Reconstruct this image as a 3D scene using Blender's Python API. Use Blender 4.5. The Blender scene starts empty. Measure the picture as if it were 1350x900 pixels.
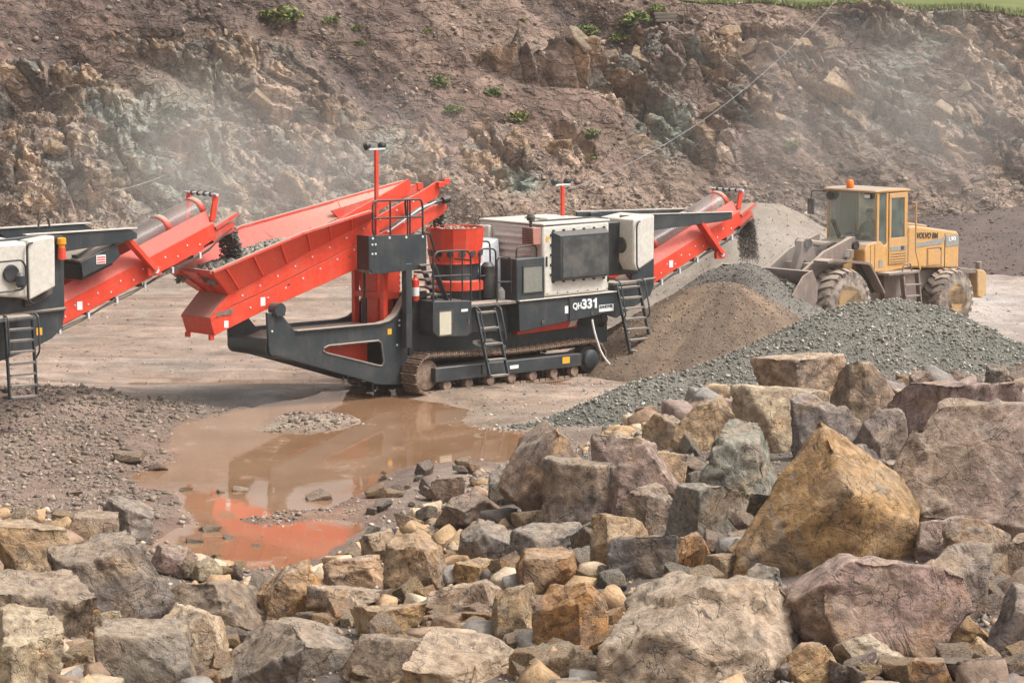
import bpy, bmesh, math, random
import numpy as np
from mathutils import Vector, Matrix
from mathutils.geometry import tessellate_polygon

SC = bpy.context.scene
COL = SC.collection
R = math.radians
random.seed(7)

# ------------------------------------------------------------------ camera, sky, sun, exposure
CAM_H, FOC, PITCH = 8.2, 4200.0, math.atan(485/4200.0)     # focal length in photo pixels (1350 wide)
cam = bpy.data.cameras.new('camera'); cam.sensor_width = 36.0
cam.lens = FOC/1350*36.0; cam.clip_start = 0.5; cam.clip_end = 3000
camo = bpy.data.objects.new('camera', cam); COL.objects.link(camo)
camo.location = (0, 0, CAM_H); camo.rotation_euler = (R(90)-PITCH, 0, 0)
SC.camera = camo

SUN_EL, SUN_AZ = 57.0, 108.0        # degrees; azimuth clockwise from +Y: high, from the right
w = bpy.data.worlds.new('World'); SC.world = w; w.use_nodes = True
nt = w.node_tree; nt.nodes.clear()
sky = nt.nodes.new('ShaderNodeTexSky'); sky.sky_type = 'NISHITA'; sky.sun_disc = False
sky.sun_elevation = R(SUN_EL); sky.sun_rotation = R(SUN_AZ); sky.dust_density = 8.0; sky.air_density = 1.0; sky.ozone_density = 1.0
hs = nt.nodes.new('ShaderNodeHueSaturation'); hs.inputs['Saturation'].default_value = 0.12   # overcast: nearly white
bg = nt.nodes.new('ShaderNodeBackground'); bg.inputs['Strength'].default_value = 0.145
wo = nt.nodes.new('ShaderNodeOutputWorld')
nt.links.new(sky.outputs[0], hs.inputs['Color']); nt.links.new(hs.outputs[0], bg.inputs[0]); nt.links.new(bg.outputs[0], wo.inputs[0])

sl = bpy.data.lights.new('sun', 'SUN'); sl.energy = 1.45; sl.angle = R(12); sl.color = (1, .985, .96)
so = bpy.data.objects.new('sun', sl); COL.objects.link(so)
_d = Vector((math.sin(R(SUN_AZ))*math.cos(R(SUN_EL)), math.cos(R(SUN_AZ))*math.cos(R(SUN_EL)), math.sin(R(SUN_EL))))
so.rotation_euler = (-_d).to_track_quat('-Z', 'Y').to_euler()
SC.view_settings.view_transform = 'Standard'; SC.view_settings.look = 'None'
SC.view_settings.exposure = 0.58; SC.view_settings.gamma = 1.0
SC.render.engine = 'CYCLES'
SC.cycles.use_denoising = True
SC.cycles.max_bounces = 8; SC.cycles.volume_bounces = 1; SC.cycles.transparent_max_bounces = 12

# ------------------------------------------------------------------ surveying helpers (photo sight lines -> places on the site)
_c, _s = math.cos(PITCH), math.sin(PITCH)
def sight(px, py):
    u, v = (px-675)/FOC, (py-450)/FOC
    return np.array([u, _c - v*_s, -_s - v*_c])
EYE = np.array([0, 0, CAM_H])
def on_level(px, py, z=0.0):
    d = sight(px, py); return EYE + d*((z-CAM_H)/d[2])
def at_dist(px, py, Y):
    d = sight(px, py); return EYE + d*(Y/d[1])

# ------------------------------------------------------------------ noise (numpy)
def _h(ix, iy, iz, seed):
    h = (ix.astype(np.int64)*374761393 + iy.astype(np.int64)*668265263 + iz.astype(np.int64)*2147483647 + seed*974711) & 0xffffffff
    h = ((h ^ (h >> 13))*1274126177) & 0xffffffff
    h = ((h ^ (h >> 16))*2246822519) & 0xffffffff
    h = h ^ (h >> 15)
    return (h & 0xffffff)/float(0xffffff)
def vnoise(p, seed=0):
    i = np.floor(p); f = p - i; i = i.astype(np.int64); u = f*f*f*(f*(f*6-15)+10)
    def c(a, b, d): return _h(i[..., 0]+a, i[..., 1]+b, i[..., 2]+d, seed)
    x0 = c(0,0,0)*(1-u[...,0]) + c(1,0,0)*u[...,0]; x1 = c(0,1,0)*(1-u[...,0]) + c(1,1,0)*u[...,0]
    x2 = c(0,0,1)*(1-u[...,0]) + c(1,0,1)*u[...,0]; x3 = c(0,1,1)*(1-u[...,0]) + c(1,1,1)*u[...,0]
    y0 = x0*(1-u[...,1]) + x1*u[...,1]; y1 = x2*(1-u[...,1]) + x3*u[...,1]
    return (y0*(1-u[...,2]) + y1*u[...,2])*2 - 1
def fbm(p, octv=4, seed=0, gain=.5, lac=2.03):
    a, s, t = 1.0, 0.0, 0.0
    q = np.array(p, float)
    for k in range(octv):
        s = s + a*vnoise(q, seed+k*17); t += a; a *= gain; q = q*lac + 11.3
    return s/t
def P3(x, y, z=0.0):
    x = np.asarray(x, float); return np.stack([x, np.broadcast_to(np.asarray(y, float), x.shape), np.broadcast_to(np.asarray(z, float), x.shape)], -1)
def facets(x, y, seed=0, tilt=.8):
    """blocky broken rock: every Voronoi cell is a tilted plane; returns height, edge distance, random per cell"""
    ix, iy = np.floor(x).astype(np.int64), np.floor(y).astype(np.int64)
    b1 = np.full(x.shape, 9e9); b2 = np.full(x.shape, 9e9); hh = np.zeros(x.shape); rr = np.zeros(x.shape)
    z0 = np.zeros_like(ix)
    for a in (-1, 0, 1):
        for b in (-1, 0, 1):
            cx, cy = ix+a, iy+b
            jx, jy = _h(cx, cy, z0, seed), _h(cx, cy, z0+1, seed)
            dx, dy = x-(cx+jx), y-(cy+jy); d = dx*dx+dy*dy
            r = _h(cx, cy, z0+2, seed); gx = _h(cx, cy, z0+3, seed)*2-1; gy = _h(cx, cy, z0+4, seed)*2-1
            h = r + tilt*(gx*dx+gy*dy)
            m = d < b1
            b2 = np.where(m, b1, np.minimum(b2, d)); hh = np.where(m, h, hh); rr = np.where(m, r, rr); b1 = np.where(m, d, b1)
    return hh, np.sqrt(b2)-np.sqrt(b1), rr
def sstep(a, b, x):
    t = np.clip((x-a)/(b-a), 0, 1); return t*t*(3-2*t)

# ------------------------------------------------------------------ object helpers
def tag(o, label=None, cat=None, group=None, kind=None):
    if label: o['label'] = label
    if cat: o['category'] = cat
    if group: o['group'] = group
    if kind: o['kind'] = kind
    return o
def thing(name, label, cat, loc=(0, 0, 0), rotz=0.0, group=None):
    o = bpy.data.objects.new(name, None); COL.objects.link(o); o.empty_display_size = .3
    o.location = loc; o.rotation_euler = (0, 0, rotz)
    return tag(o, label, cat, group)
def link(name, me, mat=None, parent=None):
    o = bpy.data.objects.new(name, me); COL.objects.link(o)
    if mat is not None and not me.materials: me.materials.append(mat)
    if parent is not None: o.parent = parent
    return o
def np_mesh(name, V, F, smooth=False, attrs=None):
    """V (n,3); F (m,3) or (m,4) arrays"""
    me = bpy.data.meshes.new(name); V = np.asarray(V, np.float32); F = np.asarray(F, np.int32)
    k = F.shape[1]
    me.vertices.add(len(V)); me.vertices.foreach_set('co', V.ravel())
    me.loops.add(F.size); me.loops.foreach_set('vertex_index', F.ravel())
    me.polygons.add(len(F)); me.polygons.foreach_set('loop_start', np.arange(0, F.size, k, dtype=np.int32))
    me.polygons.foreach_set('loop_total', np.full(len(F), k, np.int32))
    if smooth: me.polygons.foreach_set('use_smooth', np.ones(len(F), bool))
    for n, (typ, arr) in (attrs or {}).items():
        a = me.attributes.new(n, typ, 'POINT')
        a.data.foreach_set('color' if typ == 'FLOAT_COLOR' else 'value', np.asarray(arr, np.float32).ravel())
    me.update(calc_edges=True); me.validate()
    return me
def col4(c): return np.concatenate([c, np.ones(c.shape[:-1]+(1,))], -1)
def grid_faces(nx, ny):
    i = np.arange(nx*ny).reshape(ny, nx)
    return np.stack([i[:-1, :-1], i[:-1, 1:], i[1:, 1:], i[1:, :-1]], -1).reshape(-1, 4)

class MB:
    """collects boxes, plates, bars and tubes; build() links them as ONE mesh object"""
    def __init__(s): s.v = []; s.f = []
    def add(s, V, F):
        n = len(s.v); s.v += [tuple(map(float, p)) for p in V]; s.f += [tuple(i+n for i in f) for f in F]; return s
    def box(s, x0, x1, y0, y1, z0, z1):
        return s.add([(x0,y0,z0),(x1,y0,z0),(x1,y1,z0),(x0,y1,z0),(x0,y0,z1),(x1,y0,z1),(x1,y1,z1),(x0,y1,z1)],
                     [(0,3,2,1),(4,5,6,7),(0,1,5,4),(1,2,6,5),(2,3,7,6),(3,0,4,7)])
    def hull8(s, b, t):     # 4 lower corners, 4 upper corners
        return s.add(list(b)+list(t), [(0,3,2,1),(4,5,6,7),(0,1,5,4),(1,2,6,5),(2,3,7,6),(3,0,4,7)])
    def prism(s, poly, a, b, axis='y'):
        n = len(poly)
        def put(p, c): return {'y': (p[0], c, p[1]), 'x': (c, p[0], p[1]), 'z': (p[0], p[1], c)}[axis]
        return s.add([put(p, a) for p in poly]+[put(p, b) for p in poly],
                     [tuple(range(n)), tuple(range(2*n-1, n-1, -1))]+[(i, (i+1) % n, (i+1) % n+n, i+n) for i in range(n)])
    def plate_hole(s, outer, hole, a, b):      # polygon in xz with a hole, thickness a..b along y
        tri = tessellate_polygon([[Vector((p[0], p[1], 0)) for p in outer], [Vector((p[0], p[1], 0)) for p in hole]])
        pts = list(outer)+list(hole); n = len(pts); no = len(outer); nh = len(hole)
        F = [tuple(t) for t in tri]+[tuple(i+n for i in reversed(t)) for t in tri]
        F += [(i, (i+1) % no, (i+1) % no+n, i+n) for i in range(no)]
        F += [(no+i, no+(i+1) % nh, no+(i+1) % nh+n, no+i+n) for i in range(nh)]
        return s.add([(p[0], a, p[1]) for p in pts]+[(p[0], b, p[1]) for p in pts], F)
    def beam(s, p0, p1, w, h, up=(0, 0, 1)):   # straight bar, w across, h along 'up'
        p0, p1 = Vector(p0), Vector(p1); d = (p1-p0).normalized(); r = d.cross(Vector(up))
        r = r.normalized() if r.length > 1e-5 else Vector((1, 0, 0)); u = r.cross(d).normalized()
        q = [(-w/2, -h/2), (w/2, -h/2), (w/2, h/2), (-w/2, h/2)]
        V = [p0+r*a+u*b for a, b in q]+[p1+r*a+u*b for a, b in q]
        return s.add(V, [(0,3,2,1),(4,5,6,7),(0,1,5,4),(1,2,6,5),(2,3,7,6),(3,0,4,7)])
    def lathe(s, p0, p1, prof, n=20):          # prof: (t along p0->p1, radius)
        p0, p1 = Vector(p0), Vector(p1); d = (p1-p0).normalized(); r = d.orthogonal().normalized(); u = d.cross(r)
        V = []; m = len(prof)
        for t, rad in prof:
            c = p0.lerp(p1, t)
            for k in range(n):
                a = 2*math.pi*k/n; V.append(c+(r*math.cos(a)+u*math.sin(a))*rad)
        F = [(i*n+k, i*n+(k+1) % n, (i+1)*n+(k+1) % n, (i+1)*n+k) for i in range(m-1) for k in range(n)]
        return s.add(V, F+[tuple(range(n-1, -1, -1)), tuple(range((m-1)*n, m*n))])
    def cyl(s, p0, p1, r, n=16): return s.lathe(p0, p1, [(0, r), (1, r)], n)
    def tube(s, pts, r, n=7):
        pts = [Vector(p) for p in pts]; V = []; prev = None
        for i, p in enumerate(pts):
            d = (pts[min(i+1, len(pts)-1)]-pts[max(i-1, 0)]).normalized()
            a = d.orthogonal().normalized() if prev is None else (prev-d*prev.dot(d)).normalized()
            prev = a; b = d.cross(a)
            V += [p+(a*math.cos(2*math.pi*k/n)+b*math.sin(2*math.pi*k/n))*r for k in range(n)]
        m = len(pts)
        F = [(i*n+k, i*n+(k+1) % n, (i+1)*n+(k+1) % n, (i+1)*n+k) for i in range(m-1) for k in range(n)]
        return s.add(V, F+[tuple(range(n-1, -1, -1)), tuple(range((m-1)*n, m*n))])
    def mesh(s, name, smooth=True, ang=35):
        me = bpy.data.meshes.new(name); me.from_pydata(s.v, [], s.f)
        bm = bmesh.new(); bm.from_mesh(me); bmesh.ops.recalc_face_normals(bm, faces=bm.faces); bm.to_mesh(me); bm.free()
        if smooth:
            me.polygons.foreach_set('use_smooth', np.ones(len(me.polygons), bool)); me.set_sharp_from_angle(angle=R(ang))
        me.update(); return me
    def build(s, name, mat, parent=None, bevel=0.0, label=None):
        o = link(name, s.mesh(name), mat, parent)
        if bevel:
            m = o.modifiers.new('edge', 'BEVEL'); m.width = bevel; m.segments = 2; m.limit_method = 'ANGLE'; m.angle_limit = R(40)
        if label: o['label'] = label
        return o
def fillet(pts, rad=.1, n=4):     # round the inner corners of a polyline
    pts = [Vector(p) for p in pts]; out = [pts[0]]
    for i in range(1, len(pts)-1):
        a, b, c = pts[i-1], pts[i], pts[i+1]; r = min(rad, (a-b).length*.45, (c-b).length*.45)
        p, q = b+(a-b).normalized()*r, b+(c-b).normalized()*r
        for k in range(n+1):
            t = k/n; out.append(p*(1-t)**2+b*2*t*(1-t)+q*t*t)
    return out+[pts[-1]]

# ------------------------------------------------------------------ materials (all procedural)
class NT:
    def __init__(s, name):
        s.m = bpy.data.materials.new(name); s.m.use_nodes = True; s.t = s.m.node_tree; s.t.nodes.clear()
        s.out = s.n('ShaderNodeOutputMaterial'); s.b = s.n('ShaderNodeBsdfPrincipled'); s.l(s.b.outputs[0], s.out.inputs[0])
    def n(s, t): return s.t.nodes.new(t)
    def l(s, a, b): s.t.links.new(a, b)
    def val(s, inp, v):
        if hasattr(v, 'is_output') or isinstance(v, bpy.types.NodeSocket): s.l(v, inp)
        elif isinstance(v, (tuple, list)) and len(v) == 3 and inp.type == 'RGBA': inp.default_value = (*v, 1)
        else: inp.default_value = v
    def coord(s, out='Object', scale=None):
        c = s.n('ShaderNodeTexCoord').outputs[out]
        if scale is None: return c
        m = s.n('ShaderNodeMapping'); s.l(c, m.inputs[0]); m.inputs['Scale'].default_value = scale; return m.outputs[0]
    def noise(s, vec, scale, detail=5, rough=.6, dist=0.0):
        n = s.n('ShaderNodeTexNoise'); s.l(vec, n.inputs['Vector']); n.inputs['Scale'].default_value = scale
        n.inputs['Detail'].default_value = detail; n.inputs['Roughness'].default_value = rough; n.inputs['Distortion'].default_value = dist
        return n.outputs[0]
    def voro(s, vec, scale, feat='F1'):
        n = s.n('ShaderNodeTexVoronoi'); n.feature = feat; s.l(vec, n.inputs['Vector']); n.inputs['Scale'].default_value = scale; return n.outputs[0]
    def ramp(s, f, a, b, va=0.0, vb=1.0):
        n = s.n('ShaderNodeMapRange'); n.interpolation_type = 'SMOOTHSTEP'; s.l(f, n.inputs[0])
        n.inputs[1].default_value = a; n.inputs[2].default_value = b; n.inputs[3].default_value = va; n.inputs[4].default_value = vb; return n.outputs[0]
    def math(s, op, a, b=0.0):
        n = s.n('ShaderNodeMath'); n.operation = op; s.val(n.inputs[0], a); s.val(n.inputs[1], b); return n.outputs[0]
    def mix(s, f, a, b, mode='MIX'):
        n = s.n('ShaderNodeMix'); n.data_type = 'RGBA'; n.blend_type = mode
        s.val(n.inputs[0], f); s.val(n.inputs[6], a); s.val(n.inputs[7], b); return n.outputs[2]
    def up(s, lo=.45, hi=.95):
        g = s.n('ShaderNodeNewGeometry'); x = s.n('ShaderNodeSeparateXYZ'); s.l(g.outputs['Normal'], x.inputs[0]); return s.ramp(x.outputs[2], lo, hi)
    def bump(s, h, strength=.5, dist=.02):
        n = s.n('ShaderNodeBump'); n.inputs['Strength'].default_value = strength; n.inputs['Distance'].default_value = dist
        s.l(h, n.inputs['Height']); s.l(n.outputs[0], s.b.inputs['Normal'])
    def fin(s, color=None, rough=None, metal=None, spec=None):
        for k, v in (('Base Color', color), ('Roughness', rough), ('Metallic', metal), ('Specular IOR Level', spec)):
            if v is not None: s.val(s.b.inputs[k], v)
        return s.m

DUST = (.36, .285, .225)
def paint(name, c, dust=.35, rough=.42, wear=.12, streak=True):
    """machine paint with dust that settled on it: more on upward faces, thin blotches and runs on the sides"""
    t = NT(name); o = t.coord()
    n1 = t.noise(o, 2.2, 6, .65); n2 = t.noise(o, 14, 5, .6); n3 = t.noise(t.coord(scale=(9, 9, .9)), 1.5, 4, .6)
    base = t.mix(t.ramp(n2, .3, .7), tuple(x*.88 for x in c), tuple(min(1, x*1.06) for x in c))
    d = t.math('MULTIPLY', t.ramp(n1, .42, .78), dust*.55)
    if streak: d = t.math('ADD', d, t.math('MULTIPLY', t.ramp(n3, .5, .8), dust*.4))
    d = t.math('MAXIMUM', d, t.math('MULTIPLY', t.up(.35, .9), t.math('ADD', t.math('MULTIPLY', t.ramp(n2, .3, .7), .25*dust), dust)))
    chip_ = t.math('MULTIPLY', t.ramp(t.noise(o, 26, 4, .75), .66, .72), t.ramp(n1, .45, .62)); base = t.mix(t.math('MULTIPLY', chip_, wear*5), base, (.11, .07, .05))      # chipped, rusting spots
    run = t.math('MULTIPLY', t.ramp(t.noise(t.coord(scale=(22, 22, 1.1)), 1.0, 3, .6), .60, .74), .30); base = t.mix(run, base, tuple(x*.45+.03 for x in c))          # dark runs
    t.bump(n2, .10, .012)
    return t.fin(t.mix(d, base, DUST), t.math('ADD', t.math('MULTIPLY', d, .5), rough))
M = {}
M['red'] = paint('red_paint', (.70, .055, .022), .26, .38)
M['red_dusty'] = paint('dusty_red_paint', (.62, .065, .04), .80, .55)
M['grey'] = paint('dark_grey_paint', (.030, .038, .043), .22, .38)
M['black'] = paint('black_steel', (.016, .017, .018), .25, .45)
M['cream'] = paint('cream_paint', (.62, .575, .50), .16, .4)
M['deck'] = paint('dusty_deck_plate', (.10, .10, .095), 1.0, .7)
M['yellow_dusty'] = paint('caked_yellow_paint', (.48, .30, .13), 1.0, .7)
M['yellow'] = paint('loader_yellow_paint', (.55, .30, .095), .95, .55)
M['muddy'] = paint('mud_caked_steel', (.17, .13, .11), 1.0, .8)
M['white'] = paint('white_paint', (.72, .72, .69), .12, .4)
M['silver'] = paint('bright_galvanised_steel', (.62, .65, .66), .12, .3)
def track_mat():
    t = NT('rusty_track_steel'); o = t.coord(); n = t.noise(o, 9, 6, .65); n2 = t.noise(o, 40, 3)
    c = t.mix(t.ramp(n, .35, .65), (.14, .088, .06), (.31, .22, .16)); t.bump(n2, .25, .01)
    return t.fin(c, .7, .15)
M['track'] = track_mat()
def rubber(name, c, dust):
    t = NT(name); o = t.coord(); n = t.noise(o, 5, 6, .6); n2 = t.noise(o, 50, 3)
    t.bump(n2, .2, .01); d = t.math('MULTIPLY', t.ramp(n, .3, .7), dust)
    d = t.math('MAXIMUM', d, t.math('MULTIPLY', t.up(.3, .9), dust)); return t.fin(t.mix(d, c, DUST), .85)
M['rubber'] = rubber('black_rubber', (.018, .018, .018), .3)
M['belt'] = rubber('dusty_conveyor_belt', (.03, .03, .03), .75)
M['tyre'] = rubber('muddy_tyre_rubber', (.06, .05, .045), .95)
def plain(name, c, rough=.5, metal=0.0, emit=None):
    t = NT(name); o = t.coord(); n = t.noise(o, 12, 4)
    return t.fin(t.mix(t.ramp(n, .3, .7), tuple(x*.9 for x in c), c), rough, metal)
M['decal_white'] = plain('white_decal', (.78, .78, .76), .5)
M['decal_dark'] = plain('dark_lettering', (.06, .055, .05), .6)
M['decal_yellow'] = plain('yellow_sticker', (.75, .38, .03), .5)
M['decal_red'] = plain('red_sticker', (.6, .06, .04), .5)
M['amber'] = plain('amber_lens', (.85, .32, .02), .25)
M['orange'] = plain('orange_lens', (.9, .20, .015), .25)
M['lamp'] = plain('lamp_glass', (.75, .76, .74), .15)
M['chrome'] = plain('hydraulic_rod', (.5, .5, .5), .2, .9)
M['hose_white'] = plain('white_hose', (.68, .67, .63), .5)
M['beige'] = plain('beige_panel', (.55, .50, .38), .5)
M['skin'] = plain('skin', (.36, .20, .14), .6)
M['shirt'] = plain('dark_shirt', (.10, .075, .09), .9)
M['seat'] = plain('black_seat_cloth', (.02, .02, .022), .9)
def mesh_grille():
    t = NT('radiator_mesh'); o = t.coord(); n = t.noise(o, 3, 4)
    w = t.n('ShaderNodeTexWave'); t.l(o, w.inputs[0]); w.inputs['Scale'].default_value = 18; w.bands_direction = 'Z'
    t.bump(w.outputs[1], .5, .02)
    return t.fin(t.mix(t.ramp(n, .35, .7), (.035, .036, .035), (.11, .10, .085)), .75)
M['mesh'] = mesh_grille()
M['mesh_dusty'] = paint('dust_clogged_mesh', (.19, .19, .155), .5, .8)
def glass(name, tint, alpha, film, gloss=.05):
    t = NT(name); t.t.nodes.remove(t.b)
    tr = t.n('ShaderNodeBsdfTransparent'); tr.inputs[0].default_value = (*tint, 1)
    gl = t.n('ShaderNodeBsdfGlossy'); gl.inputs['Roughness'].default_value = gloss
    df = t.n('ShaderNodeBsdfDiffuse'); df.inputs[0].default_value = (*film, 1)
    fr = t.n('ShaderNodeFresnel'); fr.inputs[0].default_value = 1.5
    n = t.noise(t.coord(), 2.5, 6, .6)
    m1 = t.n('ShaderNodeMixShader'); m2 = t.n('ShaderNodeMixShader')
    t.l(t.ramp(n, .3, .75, alpha*.55, alpha*1.35), m1.inputs[0]); t.l(tr.outputs[0], m1.inputs[1]); t.l(df.outputs[0], m1.inputs[2])
    t.l(fr.outputs[0], m2.inputs[0]); t.l(m1.outputs[0], m2.inputs[1]); t.l(gl.outputs[0], m2.inputs[2]); t.l(m2.outputs[0], t.out.inputs[0])
    return t.m
M['glass'] = glass('dusty_green_glass', (.95, .99, .97), .19, (.50, .62, .545))
M['cover'] = glass('smoky_plastic_cover', (.80, .72, .66), .26, (.42, .34, .30), .4)

def rock_mat():
    t = NT('quarry_rock'); oi = t.n('ShaderNodeObjectInfo'); o = t.coord()
    off = t.n('ShaderNodeVectorMath'); off.operation = 'ADD'; t.l(o, off.inputs[0])
    k = t.n('ShaderNodeVectorMath'); k.operation = 'SCALE'; k.inputs[0].default_value = (37, 53, 29); t.l(oi.outputs['Random'], k.inputs['Scale']); t.l(k.outputs[0], off.inputs[1])
    v = off.outputs[0]
    n1 = t.noise(v, 1.3, 8, .62, .6); n2 = t.noise(v, 4.5, 8, .68, .3); n3 = t.noise(v, 22, 6, .7); n4 = t.noise(v, 2.1, 6, .6, 1.2)
    c = oi.outputs['Color']; n5 = t.noise(v, .75, 5, .6, .8); n6 = t.noise(v, 9, 7, .7, .2)
    col = t.mix(t.math('MULTIPLY', t.ramp(n5, .46, .60), .62), c, (.37, .275, .19))                                         # tan patches
    col = t.mix(t.math('MULTIPLY', t.ramp(n4, .52, .66), .6), col, (.225, .20, .18))                                       # grey weathered patches
    col = t.mix(t.math('MULTIPLY', t.ramp(n1, .50, .64), oi.outputs['Alpha']), col, t.mix(t.ramp(n3, .3, .7), (.33, .17, .07), (.52, .33, .16)))   # iron staining
    col = t.mix(t.ramp(n2, .30, .70), t.mix(1, col, (.60, .58, .57), 'MULTIPLY'), t.mix(1, col, (1.22, 1.21, 1.2), 'MULTIPLY'))
    col = t.mix(t.ramp(n6, .30, .70), t.mix(1, col, (.76, .74, .73), 'MULTIPLY'), t.mix(1, col, (1.14, 1.13, 1.12), 'MULTIPLY'))
    vein = t.math('ABSOLUTE', t.math('SUBTRACT', n4, .47)); col = t.mix(t.ramp(vein, .0, .010, .30, 0), col, (.52, .45, .39))  # pale veins
    crk = t.math('ABSOLUTE', t.math('SUBTRACT', t.noise(v, 1.7, 5, .55, .9), .5)); col = t.mix(t.ramp(crk, .0, .008, .75, 0), col, (.035, .03, .028))   # dark cracks
    col = t.mix(t.math('MULTIPLY', t.ramp(n3, .55, .78), .45), col, (.06, .05, .045))
    col = t.mix(t.math('MULTIPLY', t.up(.45, .98), t.ramp(n6, .3, .75, .08, .55)), col, (.52, .42, .325))                     # settled quarry dust
    hgt = t.math('ADD', t.math('MULTIPLY', n2, .8), t.math('ADD', t.math('MULTIPLY', n3, .42), t.math('MULTIPLY', t.noise(v, 70, 3, .6), .09)))
    cr = t.ramp(t.voro(t.mix(.25, v, t.n('ShaderNodeTexNoise').outputs[1]), 2.4, 'DISTANCE_TO_EDGE'), 0, .05)
    t.bump(t.math('ADD', t.math('ADD', hgt, t.math('MULTIPLY', n6, .5)), t.math('ADD', t.math('MULTIPLY', cr, .10), t.math('MULTIPLY', t.ramp(crk, 0, .012), .12))), 1.0, .085)
    return t.fin(col, .88, spec=.25)
M['rock'] = rock_mat()
def tint_mat(name, s1=3.0, rough=.9, bump=.5, bd=.03, lo=.72, hi=1.2, fine=30):
    """earth, scree and broken stone: the colour comes from a per-point attribute, noise breaks it up"""
    t = NT(name); a = t.n('ShaderNodeAttribute'); a.attribute_name = 'tint'; o = t.coord()
    n1 = t.noise(o, s1, 8, .65, .4); n2 = t.noise(o, fine, 5, .7)
    f = t.math('ADD', t.math('MULTIPLY', n1, .6), t.math('MULTIPLY', n2, .4))
    g = t.n('ShaderNodeMapRange'); t.l(f, g.inputs[0]); g.inputs[1].default_value = .3; g.inputs[2].default_value = .7; g.inputs[3].default_value = lo; g.inputs[4].default_value = hi
    cc = t.n('ShaderNodeCombineColor')
    for i in range(3): t.l(g.outputs[0], cc.inputs[i])
    col = t.mix(1, a.outputs['Color'], cc.outputs[0], 'MULTIPLY')
    if bump: t.bump(f, bump, bd)
    return t, col, a, o
_t, _c2, _a, _o = tint_mat('gravel_chips', 6, lo=.8, hi=1.15, bump=0); M['chip'] = _t.fin(_c2, .88, spec=.3)
# ================================================================== THE SETTING
def poly_sdf(X, Y, poly):     # signed distance to a polygon (negative inside)
    P = np.array(poly, float); d = np.full(X.shape, 9e9); ins = np.zeros(X.shape, bool)
    for i in range(len(P)):
        a, b = P[i], P[(i+1) % len(P)]; e = b-a; wx, wy = X-a[0], Y-a[1]
        t = np.clip((wx*e[0]+wy*e[1])/(e@e), 0, 1); d = np.minimum(d, (wx-e[0]*t)**2+((wy-e[1]*t))**2)
        c = (a[1] <= Y) != (b[1] <= Y)
        with np.errstate(divide='ignore', invalid='ignore'):
            ins ^= c & (X < a[0]+(Y-a[1])*e[0]/np.where(e[1] == 0, 1e-9, e[1]))
    return np.where(ins, -1, 1)*np.sqrt(d)
POND_PX = [(205,588),(232,556),(300,545),(345,532),(420,512),(520,505),(580,525),(640,556),(735,572),(742,588),(690,602),(610,612),(540,618),
           (500,632),(500,668),(484,696),(430,722),(390,742),(330,752),(262,748),(205,728),(188,706),(232,676),(236,655),(190,640),(165,622),(212,606)]
POND = [tuple(on_level(*p)[:2]) for p in POND_PX]
WATER_Z = -0.02
# near edge of the open floor: the rock heap in front of the camera begins here (x, y)
_hp = [(-60, 49), (0, 49), (240, 46.5)]
HEAP_EDGE = [on_level(*p)[:2] for p in [(-250,676),(0,680),(150,690),(230,735),(330,762),(430,752),(490,712),(575,672),(650,640),(750,604),(850,566),(960,520),(1050,492),(1200,492),(1350,478),(1600,470)]]
_ex = np.array([p[0] for p in HEAP_EDGE]); _ey = np.array([p[1] for p in HEAP_EDGE]); _o_ = np.argsort(_ex); _ex, _ey = _ex[_o_], _ey[_o_]
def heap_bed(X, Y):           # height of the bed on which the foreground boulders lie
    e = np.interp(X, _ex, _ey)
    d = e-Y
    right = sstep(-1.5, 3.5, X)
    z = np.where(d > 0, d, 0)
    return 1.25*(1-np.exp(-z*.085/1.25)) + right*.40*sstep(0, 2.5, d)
def ground_z(X, Y):
    X = np.asarray(X, float); Y = np.asarray(Y, float)
    p = P3(X, Y)
    big = fbm(p*.12, 3, 5)*.10; mid = fbm(P3(X*.9, Y*.55), 4, 9)*.045
    rut = -np.abs(fbm(P3(X*.16, Y*1.1, 3.0), 4, 21))*.16*sstep(56, 66, Y)+.03*sstep(56, 66, Y)
    z = big*.6+mid+rut+.03
    s = poly_sdf(X, Y, POND)
    nz = fbm(P3(X*1.1, Y*.6), 5, 31); s = s+.55*fbm(P3(X*.8, Y*.45, 7), 4, 33)
    pool = sstep(.9, -1.0, s)
    z = z*(1-pool)+pool*(-.075+nz*.05)
    # gravel bar and stone strip inside the pool
    for (px, py, rx, ry, h) in ((378,557,1.0,1.6,.09),(430,553,.7,1.2,.07),(340,684,.9,.55,.06),(405,674,.7,.4,.06),(482,664,.4,.8,.08),(268,742,.6,.9,.07)):
        q = on_level(px, py); z = z+h*np.exp(-((X-q[0])/rx)**2-((Y-q[1])/ry)**2)
    # mud bank at the left, below the ladder of the other machine
    for (px, py, rx, ry, h) in ((40,546,2.2,2.2,.24),(-120,540,3,3,.35),(150,540,1.4,1.6,.10),(30,600,2.6,3.0,.10),(620,520,1.2,1.2,.10),(600,640,1.2,1.5,.20)):
        q = on_level(px, py); z = z+h*np.exp(-((X-q[0])/rx)**2-((Y-q[1])/ry)**2)*(1+.35*nz)*(1-pool)
    z = z+heap_bed(X, Y)*(1+.12*nz)
    z = z+sstep(15, 26, np.abs(X))*.0
    return z
def axis(a, b, n, far0, far1, k=14):
    c = np.linspace(a, b, n); g = (np.linspace(0, 1, k+1)[1:])**2.2
    return np.concatenate([(a+(far0-a)*g)[::-1], c, b+(far1-b)*g])
gx = axis(-15.5, 16.5, 330, -900, 900); gy = np.concatenate([-60+np.linspace(0, 1, 8)[:-1]*85, np.linspace(25, 60, 260), np.linspace(60, 112, 230)[1:], 112+(np.linspace(0, 1, 15)[1:])**2.2*1500])
X, Y = np.meshgrid(gx, gy); Z = ground_z(X, Y)
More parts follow.
